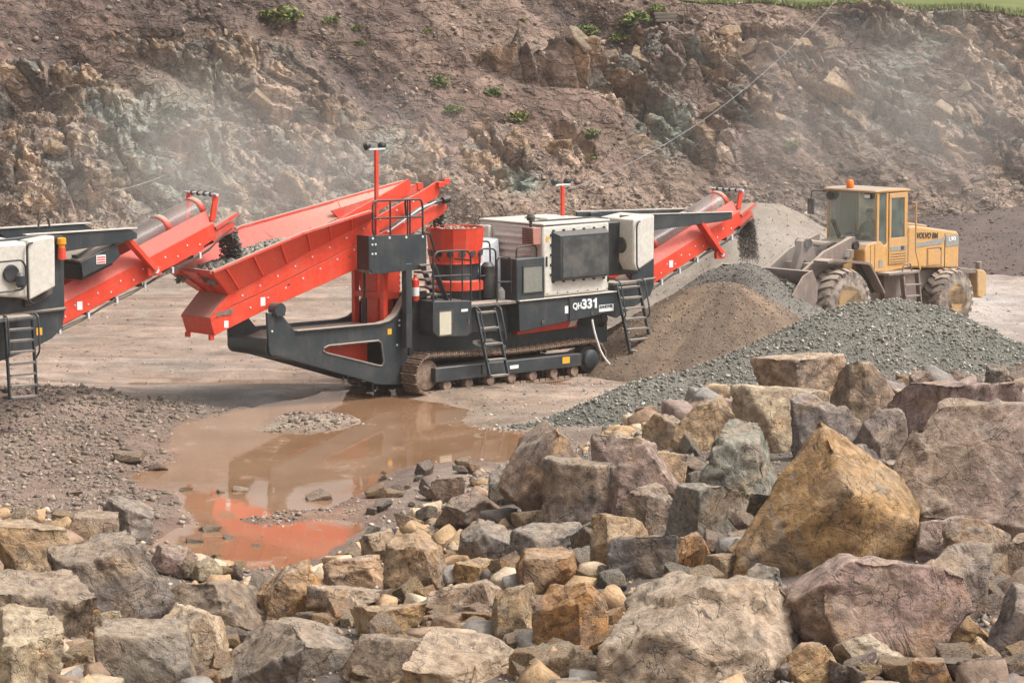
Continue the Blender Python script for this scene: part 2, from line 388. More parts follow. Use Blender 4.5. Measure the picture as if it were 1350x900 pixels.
Z = np.where((np.abs(X) > 40) | (Y > 120) | (Y < 10), 0, Z); Z = np.where(Y > 104, Z-.5*sstep(104, 112, Y), Z)
s = poly_sdf(X, Y, POND)
C = lambda *c: np.array(c)
pale = C(.385, .285, .222); tan = C(.29, .205, .15); mud = C(.185, .125, .092); red = C(.26, .145, .09); greyg = C(.25, .215, .18)
n1 = fbm(P3(X*.22, Y*.11), 5, 41); n2 = fbm(P3(X*.9, Y*.4, 5), 5, 43); n3 = fbm(P3(X*.35, Y*1.6, 9), 4, 47)
def L(a, b, t): return a+(b-a)*np.clip(t, 0, 1)[..., None]
T = L(pale, tan, sstep(-.2, .5, n1+.5*n3)); T = L(T, greyg, sstep(.12, .5, n2)*.6)
T = L(T, mud*1.25, sstep(.02, .40, n3)*(.42+.3*sstep(66, 60, Y)))
n4 = fbm(P3(X*.16, Y*2.6, 2), 4, 48); rt_ = np.abs(fbm(P3(X*.16, Y*1.1, 3.0), 4, 21)); T = L(T, mud*1.5, sstep(.18, .55, rt_)*.6*sstep(56, 66, Y)); T = T*(1+.42*n4*sstep(54, 62, Y))[..., None]; T = T*(1+.16*fbm(P3(X*3, Y*1.6), 3, 49))[..., None]
wet = np.maximum(sstep(1.6, -.1, s), .0)
T = L(T, mud, sstep(3.2, .4, s+n2*1.6)*.75); T = L(T, red, sstep(.25, -.6, s)*.8)
left = sstep(-4.5, -7.5, X+n2*1.2)*sstep(58, 54.5, Y+n1*3)
T = L(T, mud*1.1, left*.85)
hb = sstep(.02, .25, heap_bed(X, Y)); T = L(T, C(.12, .095, .078), hb*.9)  # dark earth bed, darkened further as painted shade for the gaps between boulders
for (px, py, rx, ry, c, a) in ((300,522,2.0,1.5,C(.16,.145,.125),.8),(395,556,1.2,1.6,C(.36,.29,.22),.9),(600,535,2.6,2.2,C(.33,.24,.17),.6),(640,555,3,2,C(.30,.23,.17),.5),(1290,400,3,10,C(.46,.40,.36),.6)):
    q = on_level(px, py); T = L(T, c, a*np.exp(-((X-q[0])/rx)**2-((Y-q[1])/ry)**2)*1.4*sstep(-.6, .3, n2+.4))
wet = np.clip(wet+.5*sstep(.1, .5, n3)*sstep(75, 58, Y)*(1-hb)+.9*np.exp(-((X-13)/4)**2-((Y-72)/14)**2), 0, 1)
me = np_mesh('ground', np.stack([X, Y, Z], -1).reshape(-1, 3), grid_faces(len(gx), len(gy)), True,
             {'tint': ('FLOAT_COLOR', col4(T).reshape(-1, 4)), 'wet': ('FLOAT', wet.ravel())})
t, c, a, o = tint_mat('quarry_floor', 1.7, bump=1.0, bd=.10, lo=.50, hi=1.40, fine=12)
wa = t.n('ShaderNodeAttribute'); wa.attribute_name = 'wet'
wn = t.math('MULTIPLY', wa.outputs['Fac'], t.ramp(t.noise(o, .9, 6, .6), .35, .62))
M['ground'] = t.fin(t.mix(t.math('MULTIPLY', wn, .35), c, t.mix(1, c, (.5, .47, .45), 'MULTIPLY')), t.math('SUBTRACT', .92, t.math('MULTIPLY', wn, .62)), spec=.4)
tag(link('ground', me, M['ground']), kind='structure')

# pool of muddy water
def water_mat():
    t = NT('muddy_water'); o = t.coord()
    n = t.noise(o, .5, 5, .6); rp = t.noise(t.coord(scale=(1, .45, 1)), 5.5, 4, .55)
    sc = t.ramp(t.noise(t.coord(scale=(1, .5, 1)), 1.3, 8, .72), .53, .70)         # patches of floating scum and silt
    t.bump(rp, .06, .02)
    col = t.mix(t.ramp(n, .3, .7), (.235, .125, .065), (.30, .175, .10))
    return t.fin(t.mix(t.math('MULTIPLY', sc, .6), col, (.36, .235, .15)), t.math('ADD', t.math('MULTIPLY', sc, .25), .035), spec=.5)
M['water'] = water_mat(); M['water'].node_tree.nodes['Principled BSDF'].inputs['IOR'].default_value = 1.52
xs = np.linspace(-10, 3.5, 28); ys = np.linspace(41, 67, 40); wx, wy = np.meshgrid(xs, ys)
me = np_mesh('puddle', np.stack([wx, wy, np.full(wx.shape, WATER_Z)], -1).reshape(-1, 3), grid_faces(28, 40), True)
tag(link('puddle', me, M['water']), 'shallow pool of red brown muddy water before the crusher', 'puddle', kind='structure')

_bx = np.arange(-12, 12.01, .1); _by = np.arange(20, 64.01, .1); _BZ = ground_z(*np.meshgrid(_bx, _by))
def bed(x, y):                # quick look-up of the floor height near the camera
    x = np.clip((np.asarray(x, float)+12)/.1, 0, len(_bx)-1.001); y = np.clip((np.asarray(y, float)-20)/.1, 0, len(_by)-1.001); i, j = x.astype(int), y.astype(int); u, v = x-i, y-j
    return (_BZ[j, i]*(1-u)+_BZ[j, i+1]*u)*(1-v)+(_BZ[j+1, i]*(1-u)+_BZ[j+1, i+1]*u)*v
# ------------------------------------------------------------------ quarry face
SL = R(42.0); CB = 100.0                      # slope of the face, distance of its foot
def face_base(x):  return CB+1.5*np.sin(x*.13+.6)+.8*np.sin(x*.31)-.0015*(x-4)**2
def face_top(x):                              # slope length to the rim
    return np.interp(x, [-45, -20, -12, -5, 2, 6, 10, 14, 17, 45], [16.5, 15.6, 14.4, 12.6, 11.2, 10.75, 10.6, 10.5, 10.2, 10.0])+.12*np.sin(x*1.7)
def pix_to_face(px, py):                      # (x, slope length) of a photo point on the mean face
    d = sight(px, py); x = d[0]*CB
    for _ in range(4):
        b = float(face_base(np.array(x))); t = (-b*math.tan(SL)-CAM_H)/(d[2]-d[1]*math.tan(SL)); x = float(d[0]*t)
    return x, float(CAM_H+d[2]*t)/math.sin(SL)
FPX = 40.0
def blob(x, sl, px, py, rx, ry, rot=0.0):     # soft patch given in photo pixels
    cx, cs = pix_to_face(px, py); k = FPX; ksl = FPX*.60
    a, b = (x-cx)*k, -(sl-cs)*ksl*1.12; r = R(rot); u, v = a*math.cos(r)+b*math.sin(r), -a*math.sin(r)+b*math.cos(r)
    return np.exp(-((u/rx)**2+(v/ry)**2))
OUTCROPS = [(120,200,120,90,0,1.0),(255,215,110,80,20,1.1),(330,120,130,50,35,1.0),(420,190,80,80,40,.9),(520,215,60,60,40,.6),(250,70,130,30,5,.7),
            (60,110,90,40,0,.6),(745,92,110,16,4,1.5),(830,120,70,40,20,1.0),(660,215,60,50,50,.8),(745,200,40,26,45,.9),(920,75,90,40,20,.9),
            (985,130,75,34,40,1.3),(1060,90,40,26,0,1.2),(1120,125,62,45,0,1.6),(1180,40,120,30,10,1.1),(1290,70,110,60,20,.9),(1240,160,80,60,30,.5),
            (940,190,40,40,40,.8),(880,170,50,40,0,.7),(1020,60,80,26,10,1.0),(1330,190,50,50,0,.7)]
def face_fields(x, sl):
    top = face_top(x); m = np.zeros_like(x); amp = np.zeros_like(x)
    for (px, py, rx, ry, rot, a) in OUTCROPS:
        g = blob(x, sl, px, py, rx, ry, rot); m = np.maximum(m, g); amp = np.maximum(amp, g*a)
    n = fbm(P3(x*.28, sl*.35), 4, 61); m = sstep(.22, .62, m+.35*n)
    # dipping strata: axes turned so that bands fall to the right
    u = (x*.82+sl*.57); v = (-x*.57+sl*.82)
    wx_ = x+.5*fbm(P3(x*.6, sl*.6), 3, 71); wy_ = sl+.5*fbm(P3(x*.6, sl*.6, 4), 3, 72)
    uu = wx_*.66+wy_*.75; vv = -wx_*.75+wy_*.66
    h1, e1, r1 = facets(uu*.95, vv*.34, 81, 1.1); h2, e2, r2 = facets(uu*2.3+3, vv*1.1, 82, 1.2); h3, e3, r3 = facets(uu*5.5, vv*3.0, 83, 1.2)
    rock = (h1-.5)*.62+(h2-.5)*.34+(h3-.5)*.16 - .22*sstep(.12, 0, e1) - .10*sstep(.14, 0, e2)
    rock = rock+fbm(P3(x*3.5, sl*3.5), 3, 91)*.06
    gully = fbm(P3(u*.55, v*.13, 2), 4, 95)
    talus = gully*.85+fbm(P3(x*1.6, sl*1.6), 4, 97)*.10+fbm(P3(x*6, sl*6), 2, 98)*.04+(h3-.5)*.05
    d = talus*(1-m)+(rock*.95+.35*amp)*m
    # overhanging ledge with a deep slot under it
    led = blob(x, sl, 745, 86, 120, 12, 3); slot = blob(x, sl, 760, 106, 115, 11, 4)
    d = d+.45*led*(.7+.8*(h2-.5))-.75*slot
    d = d-.9*blob(x, sl, 20, 135, 50, 22, 0)-.5*blob(x, sl, 210, 48, 60, 9, 8)
    d = d*sstep(0, .8, sl)*(1-.6*sstep(-.6, .1, sl-top))
    return d, m, h1, h2, r1, r2, r3, e2, gully, n
def face_point(x, sl, lift=0.0):
    x = np.asarray(x, float); sl = np.asarray(sl, float); d = face_fields(x, sl)[0]+lift
    y = face_base(x)+sl*math.cos(SL)-d*math.sin(SL)*1.0; z = sl*math.sin(SL)+d*math.cos(SL)
    return np.stack([x, y, z], -1)
NX, NS = 820, 300
fx = np.concatenate([np.linspace(-60, -19.5, 60)[:-1], np.linspace(-19.5, 19.5, NX), np.linspace(19.5, 60, 60)[1:]])
fs = np.linspace(-1.2, 1, NS); 
X = np.repeat(fx[None, :], NS, 0); tt = np.linspace(0, 1, NS)[:, None]; SLN = -.8+tt*(face_top(X)+.8)
d, m, h1, h2, r1, r2, r3, e2, gul, n0 = face_fields(X, SLN)
Yc = face_base(X)+SLN*math.cos(SL)-d*math.sin(SL); Zc = SLN*math.sin(SL)+d*math.cos(SL)
soil = C(.150, .100, .078); soil2 = C(.215, .150, .113); soil3 = C(.085, .060, .053); rk1 = C(.38, .275, .20); rk2 = C(.27, .20, .16); rk3 = C(.22, .22, .185); rk4 = C(.41, .275, .17)
nb = fbm(P3(X*.5, SLN*.5, 8), 5, 101); nf = fbm(P3(X*4, SLN*4, 8), 3, 103)
T = L(soil, soil2, sstep(-.3, .4, nb)); T = L(T, soil3, sstep(.0, .5, -gul+nf*.3))
low = sstep(3.6, .3, SLN+nb*1.2); T = L(T, C(.29, .215, .165), low*.75)
RT = L(rk1, rk2, sstep(.3, .7, r1)); RT = L(RT, rk4, sstep(.70, .80, r2)*.8); RT = L(RT, rk3, sstep(.25, .15, r2)*.8); RT = L(RT, soil*.9, sstep(.30, .0, r3)*.55)
T = L(T, RT, m*(.75+.25*sstep(-.2, .3, nf)))
str_ = fbm(P3((X*.82+SLN*.57)*1.3, (-X*.57+SLN*.82)*.22, 6), 5, 107); T = T*(1+.85*np.clip(str_, -.6, .8))[..., None]
for (px, py, rx, ry, rot, a) in ((235,215,75,55,40,.8),(160,185,60,50,0,.35),(500,190,30,40,30,.5),(885,160,30,40,0,.6),(690,245,20,16,0,.7),(1190,110,50,90,30,.35),(300,120,60,40,20,.25)):
    T = L(T, C(.24, .265, .22), 1.7*a*blob(X, SLN, px, py, rx, ry, rot)*sstep(-.5, .2, nb+nf*.5+.2))      # grey green seams
for (px, py, rx, ry, rot, a) in ((40,130,70,30,0,.7),(300,10,240,22,3,.5),(1130,35,30,14,10,.7)):
    T = L(T, C(.075, .060, .058), a*blob(X, SLN, px, py, rx, ry, rot))
me = np_mesh('quarry_face', np.stack([X, Yc, Zc], -1).reshape(-1, 3), grid_faces(len(fx), NS), False, {'tint': ('FLOAT_COLOR', col4(T).reshape(-1, 4))})
t, c, a, o = tint_mat('quarry_face_rock', 2.6, bump=1.0, bd=.12, lo=.56, hi=1.58, fine=9)
mp = t.n('ShaderNodeMapping'); t.l(o, mp.inputs[0]); mp.inputs['Rotation'].default_value = (0, R(-40), 0); mp.inputs['Scale'].default_value = (.55, 1, 1.25)
wob = t.n('ShaderNodeVectorMath'); wob.operation = 'ADD'; t.l(mp.outputs[0], wob.inputs[0]); nz_ = t.n('ShaderNodeTexNoise'); t.l(o, nz_.inputs['Vector']); nz_.inputs['Scale'].default_value = 1.2; nz_.inputs['Detail'].default_value = 4
t.l(nz_.outputs[1], wob.inputs[1])
v1, v2 = t.voro(wob.outputs[0], 1.6), t.voro(wob.outputs[0], 4.2); e1 = t.ramp(t.voro(wob.outputs[0], 1.6, 'DISTANCE_TO_EDGE'), 0, .07)
hh = t.math('ADD', t.math('ADD', t.math('MULTIPLY', v1, 1.2), t.math('MULTIPLY', v2, .5)), t.math('ADD', t.math('MULTIPLY', e1, .35), t.math('MULTIPLY', t.noise(o, 9, 6, .65), .55)))
t.bump(hh, .9, .22)
M['face'] = t.fin(t.mix(t.math('MULTIPLY', t.math('SUBTRACT', 1.0, e1), .35), c, (.05, .04, .035)), .93, spec=.2)
tag(link('quarry_face', me, M['face']), kind='structure')
# ground above the rim: grass to the horizon
xt = fx[::6]; st = np.linspace(0, 1, 46)**2.2
XT = np.repeat(xt[None, :], 46, 0); ft = face_top(XT); YT = face_base(XT)+ft*math.cos(SL)-.05+st[:, None]*1400
rim_d = face_fields(XT[:1], face_top(XT[:1]))[0][0]
ZT = ft*math.sin(SL)+.03+fbm(P3(XT*.15, YT*.15), 3, 111)*.25*sstep(0, .02, st)[:, None]+rim_d[None, :]*math.cos(SL)*(1-sstep(0, .005, st))[:, None]+1.2*sstep(0, .3, st[:, None])*0
YT[0] -= rim_d*math.sin(SL)
nb = fbm(P3(XT*.8, YT*.5), 4, 113)
TG = L(C(.13, .155, .045), C(.19, .19, .08), sstep(-.3, .4, nb)); 
TG = L(TG, C(.16, .11, .085), (1-sstep(6.0, 12.0, XT+nb*2))*.8*np.ones_like(XT))
me = np_mesh('upper_ground', np.stack([XT, YT, ZT], -1).reshape(-1, 3), grid_faces(len(xt), 46), True, {'tint': ('FLOAT_COLOR', col4(TG).reshape(-1, 4))})
t, c, a, o = tint_mat('rough_pasture', 1.5, bump=.6, bd=.1); M['pasture'] = t.fin(c, .95, spec=.1)
tag(link('upper_ground', me, M['pasture']), kind='structure')

# ------------------------------------------------------------------ loose stone, tens of thousands of little solids in one mesh
OCT = np.array([(1,0,0),(-1,0,0),(0,1,0),(0,-1,0),(0,0,1),(0,0,-1)], float)
OCF = np.array([(0,2,4),(2,1,4),(1,3,4),(3,0,4),(2,0,5),(1,2,5),(3,1,5),(0,3,5)])
def chips(name, P, size, colors, rng, flat=.6, mat=None):
    n = len(P); V = OCT[None]*(1+rng.uniform(-.35, .35, (n, 6, 3)))+rng.uniform(-.28, .28, (n, 6, 3))
    V = V*np.stack([rng.uniform(.7, 1.3, n), rng.uniform(.6, 1.1, n), rng.uniform(flat*.6, flat*1.3, n)], -1)[:, None, :]*np.asarray(size).reshape(-1, 1, 1)
    a = rng.uniform(0, 6.283, n); b = rng.uniform(-.7, .7, n)
    ca, sa, cb, sb = np.cos(a)[:, None], np.sin(a)[:, None], np.cos(b)[:, None], np.sin(b)[:, None]
    x, y, z = V[..., 0], V[..., 1]*cb-V[..., 2]*sb, V[..., 1]*sb+V[..., 2]*cb
    V = np.stack([x*ca-y*sa, x*sa+y*ca, z], -1)+P[:, None, :]
    F = (OCF[None]+6*np.arange(n)[:, None, None]).reshape(-1, 3)
    T = np.repeat(np.asarray(colors)[:, None, :], 6, 1)
    me = np_mesh(name, V.reshape(-1, 3), F, False, {'tint': ('FLOAT_COLOR', col4(T).reshape(-1, 4))})
    return link(name, me, mat or M['chip'])
def pick(rng, pal, n, var=.18):
    pal = np.array(pal); k = rng.integers(0, len(pal), n); return np.clip(pal[k]*(1+rng.uniform(-var, var, (n, 1)))*(1+rng.uniform(-.05, .05, (n, 3))), .01, .9)
rng = np.random.default_rng(11)
# scree on the face
n = 38000; x = rng.uniform(-19, 19, n); s_ = rng.uniform(0, 1, n)**1.6*(face_top(x)-.1)
keep = (vn := fbm(P3(x*.5, s_*.5, 3), 3, 131))+rng.uniform(-.5, .5, n)+.45*sstep(5, 0, s_) > .0
x, s_ = x[keep], s_[keep]; n = len(x)
sz = .035+.16*rng.power(.32, n)**2.2*1.0; sz = np.clip(.016*(1-rng.uniform(0, 1, n))**-.48, .015, .12)
ff = face_fields(x, s_); mrock = ff[1]
P = face_point(x, s_, .4*sz)
colr = pick(rng, [(.21,.15,.115),(.28,.20,.155),(.15,.11,.09),(.36,.27,.205),(.22,.19,.155)], n)
tag(chips('scree', P, sz, colr, rng, .7), 'broken brown scree scattered over the quarry face', 'scree', kind='stuff')
# pebbles over the open floor
n = 52000; y = 47+48*rng.uniform(0, 1, n)**1.5; x = rng.uniform(-1, 1, n)*(.175*y+1)
dens = fbm(P3(x*.6, y*.25), 4, 141)+.35*sstep(-4, -7, x)*sstep(60, 53, y); k = dens+rng.uniform(-.6, .6, n) > .05; x, y = x[k], y[k]
z = ground_z(x, y); k = z > WATER_Z-.015; x, y, z = x[k], y[k], z[k]; n = len(x)
sz = np.clip(.010*(1-rng.uniform(0, 1, n))**-.40, .009, .045)
tag(chips('gravel', np.stack([x, y, z+.25*sz], -1), sz, pick(rng, [(.42,.32,.255),(.34,.26,.205),(.28,.215,.17),(.50,.39,.31),(.30,.265,.225)], n), rng, .6),
    'fine loose gravel strewn across the quarry floor', 'gravel', kind='stuff')

# ------------------------------------------------------------------ stockpiles
def pile(name, label, cx, cy, hfun, half_x, half_y, nx, ny, tint, pal, nchip, csz, mat, zoff=-.05, seed=1):
    rg = np.random.default_rng(seed); xs, ys = np.linspace(-half_x, half_x, nx), np.linspace(-half_y, half_y, ny); X, Y = np.meshgrid(xs, ys)
    H = lambda a, b: hfun(a+cx, b+cy)+.05*fbm(P3(np.cos(np.arctan2(b, a))*6, np.sin(np.arctan2(b, a))*6, np.hypot(a, b)*.4+seed), 4, 205)*sstep(0, .3, hfun(a+cx, b+cy))*sstep(.2, .9, np.hypot(a, b))+.07*fbm(P3(a*1.1, b*1.1, seed), 4, 200+seed)*sstep(0, .25, hfun(a+cx, b+cy))-.10*sstep(.12, 0, hfun(a+cx, b+cy))
    Z = H(X, Y)+zoff; ang = np.arctan2(Y, X); rad = np.hypot(X, Y); nn = .6*fbm(P3(X*1.2, Y*1.2, seed), 4, 210)+.7*fbm(P3(np.cos(ang)*5, np.sin(ang)*5, rad*.35+seed), 4, 215)*sstep(.2, 1.0, rad)
    T = np.array(tint[0])+(np.array(tint[1])-np.array(tint[0]))*sstep(-.4, .4, nn)[..., None]
    root = thing(name, label, 'stockpile', (cx, cy, 0))
    m = np_mesh('mound', np.stack([X, Y, Z], -1).reshape(-1, 3), grid_faces(nx, ny), True, {'tint': ('FLOAT_COLOR', col4(T).reshape(-1, 4))})
    link('mound', m, mat, root)
    x = rg.uniform(-half_x, half_x, nchip*2); y = rg.uniform(-half_y, half_y, nchip*2); z = H(x, y)+zoff
    k = (hfun(x+cx, y+cy) > .03) | (rg.uniform(0, 1, len(x)) < .12); x, y, z = x[k][:nchip], y[k][:nchip], z[k][:nchip]
    sz = np.clip(csz*(1-rg.uniform(0, 1, len(x)))**-.35, csz, csz*3)
    co = chips('stones', np.stack([x, y, np.maximum(z, -.02+ground_z(x+cx, y+cy))+.3*sz], -1), sz, pick(rg, pal, len(x)), rg, .75); co.parent = root; co['kind'] = 'stuff'
    return root
t, c, a, o = tint_mat('crushed_stone', 5, bump=.8, bd=.04, lo=.65, hi=1.25, fine=24); M['crushed'] = t.fin(c, .93, spec=.25)
t, c, a, o = tint_mat('stone_dust', 3.2, bump=.8, bd=.05, lo=.66, hi=1.24, fine=22); M['fines'] = t.fin(c, .95, spec=.15)
RX = [-1.4, .4, 1.4, 2.2, 3.15, 4.4, 5.6, 6.5, 7.4, 8.4, 9.5, 11.5, 13.5]; RH = [0, .12, .45, .72, .92, 1.30, 1.78, 2.02, 2.08, 1.86, 1.3, .7, 0]; RY = [57.2, 57.4, 57.8, 58.2, 58.6, 59.2, 59.8, 60.2, 60.5, 60.5, 60, 59.5, 59]
def grey_h(x, y):
    h = np.interp(x, RX, RH); yc = np.interp(x, RX, RY); d = np.abs(y-yc); return np.maximum(0, h+.12-np.sqrt((d*.60)**2+.0144)-.10*sstep(0, 1, h)*0)*sstep(-.05, .1, h)
pile('grey_gravel_heap', 'long heap of crushed grey gravel behind the boulders', 6.2, 59, grey_h, 7.8, 5.2, 240, 170, [(.125,.12,.10),(.16,.145,.12)],
     [(.20,.19,.155),(.27,.255,.21),(.14,.135,.11),(.42,.39,.34),(.22,.19,.15),(.17,.155,.12)], 39000, .0165, M['crushed'], seed=3)
def cone(cx, cy, h, k=.68, rnd=.35, sx=1.0):
    return lambda x, y: np.maximum(0, h+rnd-np.sqrt((((x-cx)/sx)**2+(y-cy)**2)*k*k+rnd*rnd)+.10*np.sin(3*np.arctan2(y-cy, x-cx)+cx)*sstep(0, 1, np.hypot(x-cx, y-cy)))
pile('tan_stockpile', 'smooth cone of tan stone dust right beside the tall rear ladder', 4.45, 66.5, cone(4.45, 66.5, 1.84, .60, .35, 1.0), 4.3, 4.3, 150, 150, [(.235,.165,.112),(.155,.112,.082)],
     [(.27,.195,.135),(.19,.14,.10),(.34,.265,.195),(.15,.11,.085)], 14000, .010, M['fines'], seed=4)
pile('fresh_stockpile', 'small dark grey cone of fresh stone under the conveyor tip', 5.15, 70.2, cone(5.15, 70.2, 1.90, .66, .25), 3.4, 3.4, 110, 110, [(.15,.135,.115),(.19,.165,.14)],
     [(.2,.185,.16),(.15,.14,.12),(.26,.24,.2)], 12000, .013, M['crushed'], seed=5)
pile('pale_stockpile', 'large pale dust covered cone behind the conveyor tip', 5.9, 77.5, cone(5.9, 77.5, 2.72, .60, .5), 5.6, 5.6, 130, 130, [(.30,.25,.205),(.25,.205,.165)],
     [(.30,.25,.2),(.25,.2,.16)], 5000, .011, M['fines'], seed=6)
def dark_h(x, y):
    return np.maximum.reduce([cone(15.2, 92, 1.5, .35, .5, 1.6)(x, y), cone(12.4, 95, 1.0, .35, .4, 1.5)(x, y), cone(19, 90, 1.3, .3, .5, 1.5)(x, y)])
pile('dark_spoil_mound', 'low dark brown spoil mound at the foot of the quarry face behind the loader', 15.5, 92.5, dark_h, 10.5, 7, 170, 90, [(.105,.078,.07),(.135,.10,.085)],
     [(.13,.1,.085),(.17,.13,.11)], 8000, .018, M['crushed'], seed=7)
# ================================================================== MACHINES
def text_mesh(name, body, height, bold=.0, sx=1.0, shear=0.0):
    cu = bpy.data.curves.new(name, 'FONT'); cu.body = body; cu.size = 1.0; cu.offset = bold; cu.extrude = .004; cu.shear = shear
    tmp = bpy.data.objects.new(name, cu); COL.objects.link(tmp); dg = bpy.context.evaluated_depsgraph_get()
    me = bpy.data.meshes.new_from_object(tmp.evaluated_get(dg)); bpy.data.objects.remove(tmp)
    V = np.zeros(len(me.vertices)*3); me.vertices.foreach_get('co', V); V = V.reshape(-1, 3)
    hh = V[:, 1].max()-V[:, 1].min(); k = height/hh; V[:, 0] = (V[:, 0]-V[:, 0].min())*k*sx; V[:, 1] = (V[:, 1]-V[:, 1].min())*k
    out = np.stack([V[:, 0], V[:, 2]*1.0, V[:, 1]], -1); me.vertices.foreach_set('co', out.ravel()); me.update(); me.name = name
    return me
def lettering(parent, body, x, y, z, height, mat, bold=.02, sx=1.0, width=None, name='lettering', slope=0.0):
    me = text_mesh(name, body, height, bold, sx)
    if width:
        V = np.zeros(len(me.vertices)*3); me.vertices.foreach_get('co', V); V = V.reshape(-1, 3); V[:, 0] *= width/V[:, 0].max(); me.vertices.foreach_set('co', V.ravel()); me.update()
    o = link(name, me, mat, parent); o.location = (x, y, z); o.rotation_euler = (0, -slope, 0); return o

def ladder(root, xl, xr, top, bot, zt, zb, n, mat, rails=True, tall=.0):
    """a sloping access ladder: two stiles, n rungs and a pair of bent hand rails; top/bot are y at zt/zb"""
    at = lambda z: bot+(top-bot)*(z-zb)/(zt-zb)
    ld = MB()
    for x in (xl, xr): ld.beam((x, at(zb), zb), (x, at(zt), zt), .035, .07, (0, 1, 0))
    ld = ld.build('ladder', mat, root, .006)
    for k in range(n):
        z = zb+.03+(zt-zb-.1)*k/(n-1); MB().box(xl+.02, xr-.02, at(z)-.06, at(z)+.06, z-.018, z+.018).build('rung', M['deck'], ld)
    if rails:
        for x in (xl-.03, xr+.03):
            p = fillet([(x, at(zt), zt+.05+tall), (x, at(zt)-.16, zt+.02+tall), (x, at(zt*.55+zb*.45)-.14, zt*.55+zb*.45), (x, at(zt*.5+zb*.5), zt*.5+zb*.5-.05)], .12)
            MB().tube(p, .017).build('handrail', mat, ld)
    return ld

def product_conveyor(root, x0, z0, x1, z1, yn, yf, sticker_x=None, cover=(.45, .95), head=.45):
    """inclined discharge conveyor; x0,z0 -> x1,z1 is the lower edge of its side plates"""
    L_ = math.hypot(x1-x0, z1-z0); dx, dz = (x1-x0)/L_, (z1-z0)/L_; nx_, nz_ = -dz, dx
    P = lambda t, h, y: (x0+dx*L_*t+nx_*h, y, z0+dz*L_*t+nz_*h)
    q = lambda t, h: (P(t, h, 0)[0], P(t, h, 0)[2])
    for s, y in ((1, yn), (-1, yf)):
        sp = MB().prism([q(0, 0), q(.84, 0), q(.85, .05), q(.92, .08), q(.93, .36), q(0, .36)], y, y+s*.02).build('side_plate', M['red'], root, .006)
        if s == 1:
            bolts = MB()
            for k in range(14): c = P(.05+.06*k, .12 if k % 2 else .22, y); bolts.cyl((c[0], y-.012, c[2]), (c[0], y, c[2]), .016, 8)
            bolts.build('bolt', M['silver'], sp)
        # upper plate leans inwards
        m = MB(); a, b, c_, d_ = P(0, .362, y), P(.93, .362, y), P(.93, .60, y+s*.15), P(0, .60, y+s*.15)
        m.add([a, b, c_, d_]+[(p[0], p[1]+s*.015, p[2]-.01) for p in (a, b, c_, d_)], [(0,1,2,3),(7,6,5,4),(0,4,5,1),(1,5,6,2),(2,6,7,3),(3,7,4,0)])
        m.build('skirt_plate', M['red_dusty'], root)
    MB().add([P(-.02, .16, yn+.05), P(1.0, .16, yn+.05), P(1.0, .16, yf-.05), P(-.02, .16, yf-.05), P(-.02, .20, yn+.05), P(1.0, .20, yn+.05), P(1.0, .20, yf-.05), P(-.02, .20, yf-.05)],
             [(0,3,2,1),(4,5,6,7),(0,1,5,4),(1,2,6,5),(2,3,7,6),(3,0,4,7)]).build('belt', M['belt'], root)
    MB().add([P(.0, -.03, yn+.06), P(.98, .0, yn+.06), P(.98, .0, yf-.06), P(.0, -.03, yf-.06), P(.0, -.01, yn+.06), P(.98, .02, yn+.06), P(.98, .02, yf-.06), P(.0, -.01, yf-.06)],
             [(0,3,2,1),(4,5,6,7),(0,1,5,4),(1,2,6,5),(2,3,7,6),(3,0,4,7)]).build('return_belt', M['rubber'], root)
    c = P(1.0, .1, 0); MB().cyl((c[0], yn+.02, c[2]), (c[0], yf-.02, c[2]), .10, 16).build('head_drum', M['rubber'], root)
    for y in (yn+.01, yf-.03): MB().add([P(.90, .02, y), P(1.02, .03, y), P(1.03, .2, y), P(.90, .28, y), P(.90, .02, y+.02), P(1.02, .03, y+.02), P(1.03, .2, y+.02), P(.90, .28, y+.02)],
             [(0,3,2,1),(4,5,6,7),(0,1,5,4),(1,2,6,5),(2,3,7,6),(3,0,4,7)]).build('head_bracket', M['red_dusty'], root, .004)
    a, b = P(.93, .22, yn-.02), P(1.06, .27, yn-.02)
    MB().hull8([(a[0], yn-.03, a[2]), (b[0], yn-.03, b[2]), (b[0], yn+.12, b[2]), (a[0], yn+.12, a[2])], [(a[0]-.04, yn-.03, a[2]+.06), (b[0]-.04, yn-.03, b[2]+.06), (b[0]-.04, yn+.12, b[2]+.06), (a[0]-.04, yn+.12, a[2]+.06)]).build('tension_box', M['red_dusty'], root, .005)
    # dust cover: bent sheet between hoops
    def arch(t, grow=0.0, n=9):
        out = []
        for k in range(n):
            a = math.pi*k/(n-1); y = (yn+yf)/2-math.cos(a)*((yf-yn)/2-.17+grow); out.append(P(t, .58+.26*math.sin(a)**.8+grow, y))
        return out
    cv = MB(); A, B = arch(cover[0]), arch(cover[1]); n = len(A)
    cv.add(A+B, [(k, k+1, n+k+1, n+k) for k in range(n-1)]); cvo = cv.build('dust_cover', M['cover'], root)
    for t in (cover[0], (cover[0]+cover[1])/2, cover[1]-.02):
        h = MB(); a1, b1 = arch(t, .012), arch(t+.028, .012); h.add(a1+b1, [(k, k+1, n+k+1, n+k) for k in range(n-1)])
        ho = h.build('hoop', M['red_dusty'], root); so_ = ho.modifiers.new('thick', 'SOLIDIFY'); so_.thickness = .012
    # scraper frame at the tip
    for y in (yn+.03, yf-.03):
        a, b = P(.93, .40, y), P(.99, head+.40, y); MB().beam((a[0], y, a[2]), (b[0], y, b[2]), .05, .11).build('frame_post', M['red'], root, .005)
    b = P(.985, head+.41, 0); MB().cyl((b[0], yn-.05, b[2]), (b[0], yf+.08, b[2]), .028, 10).build('frame_bar', M['silver'], root)
    br = MB()
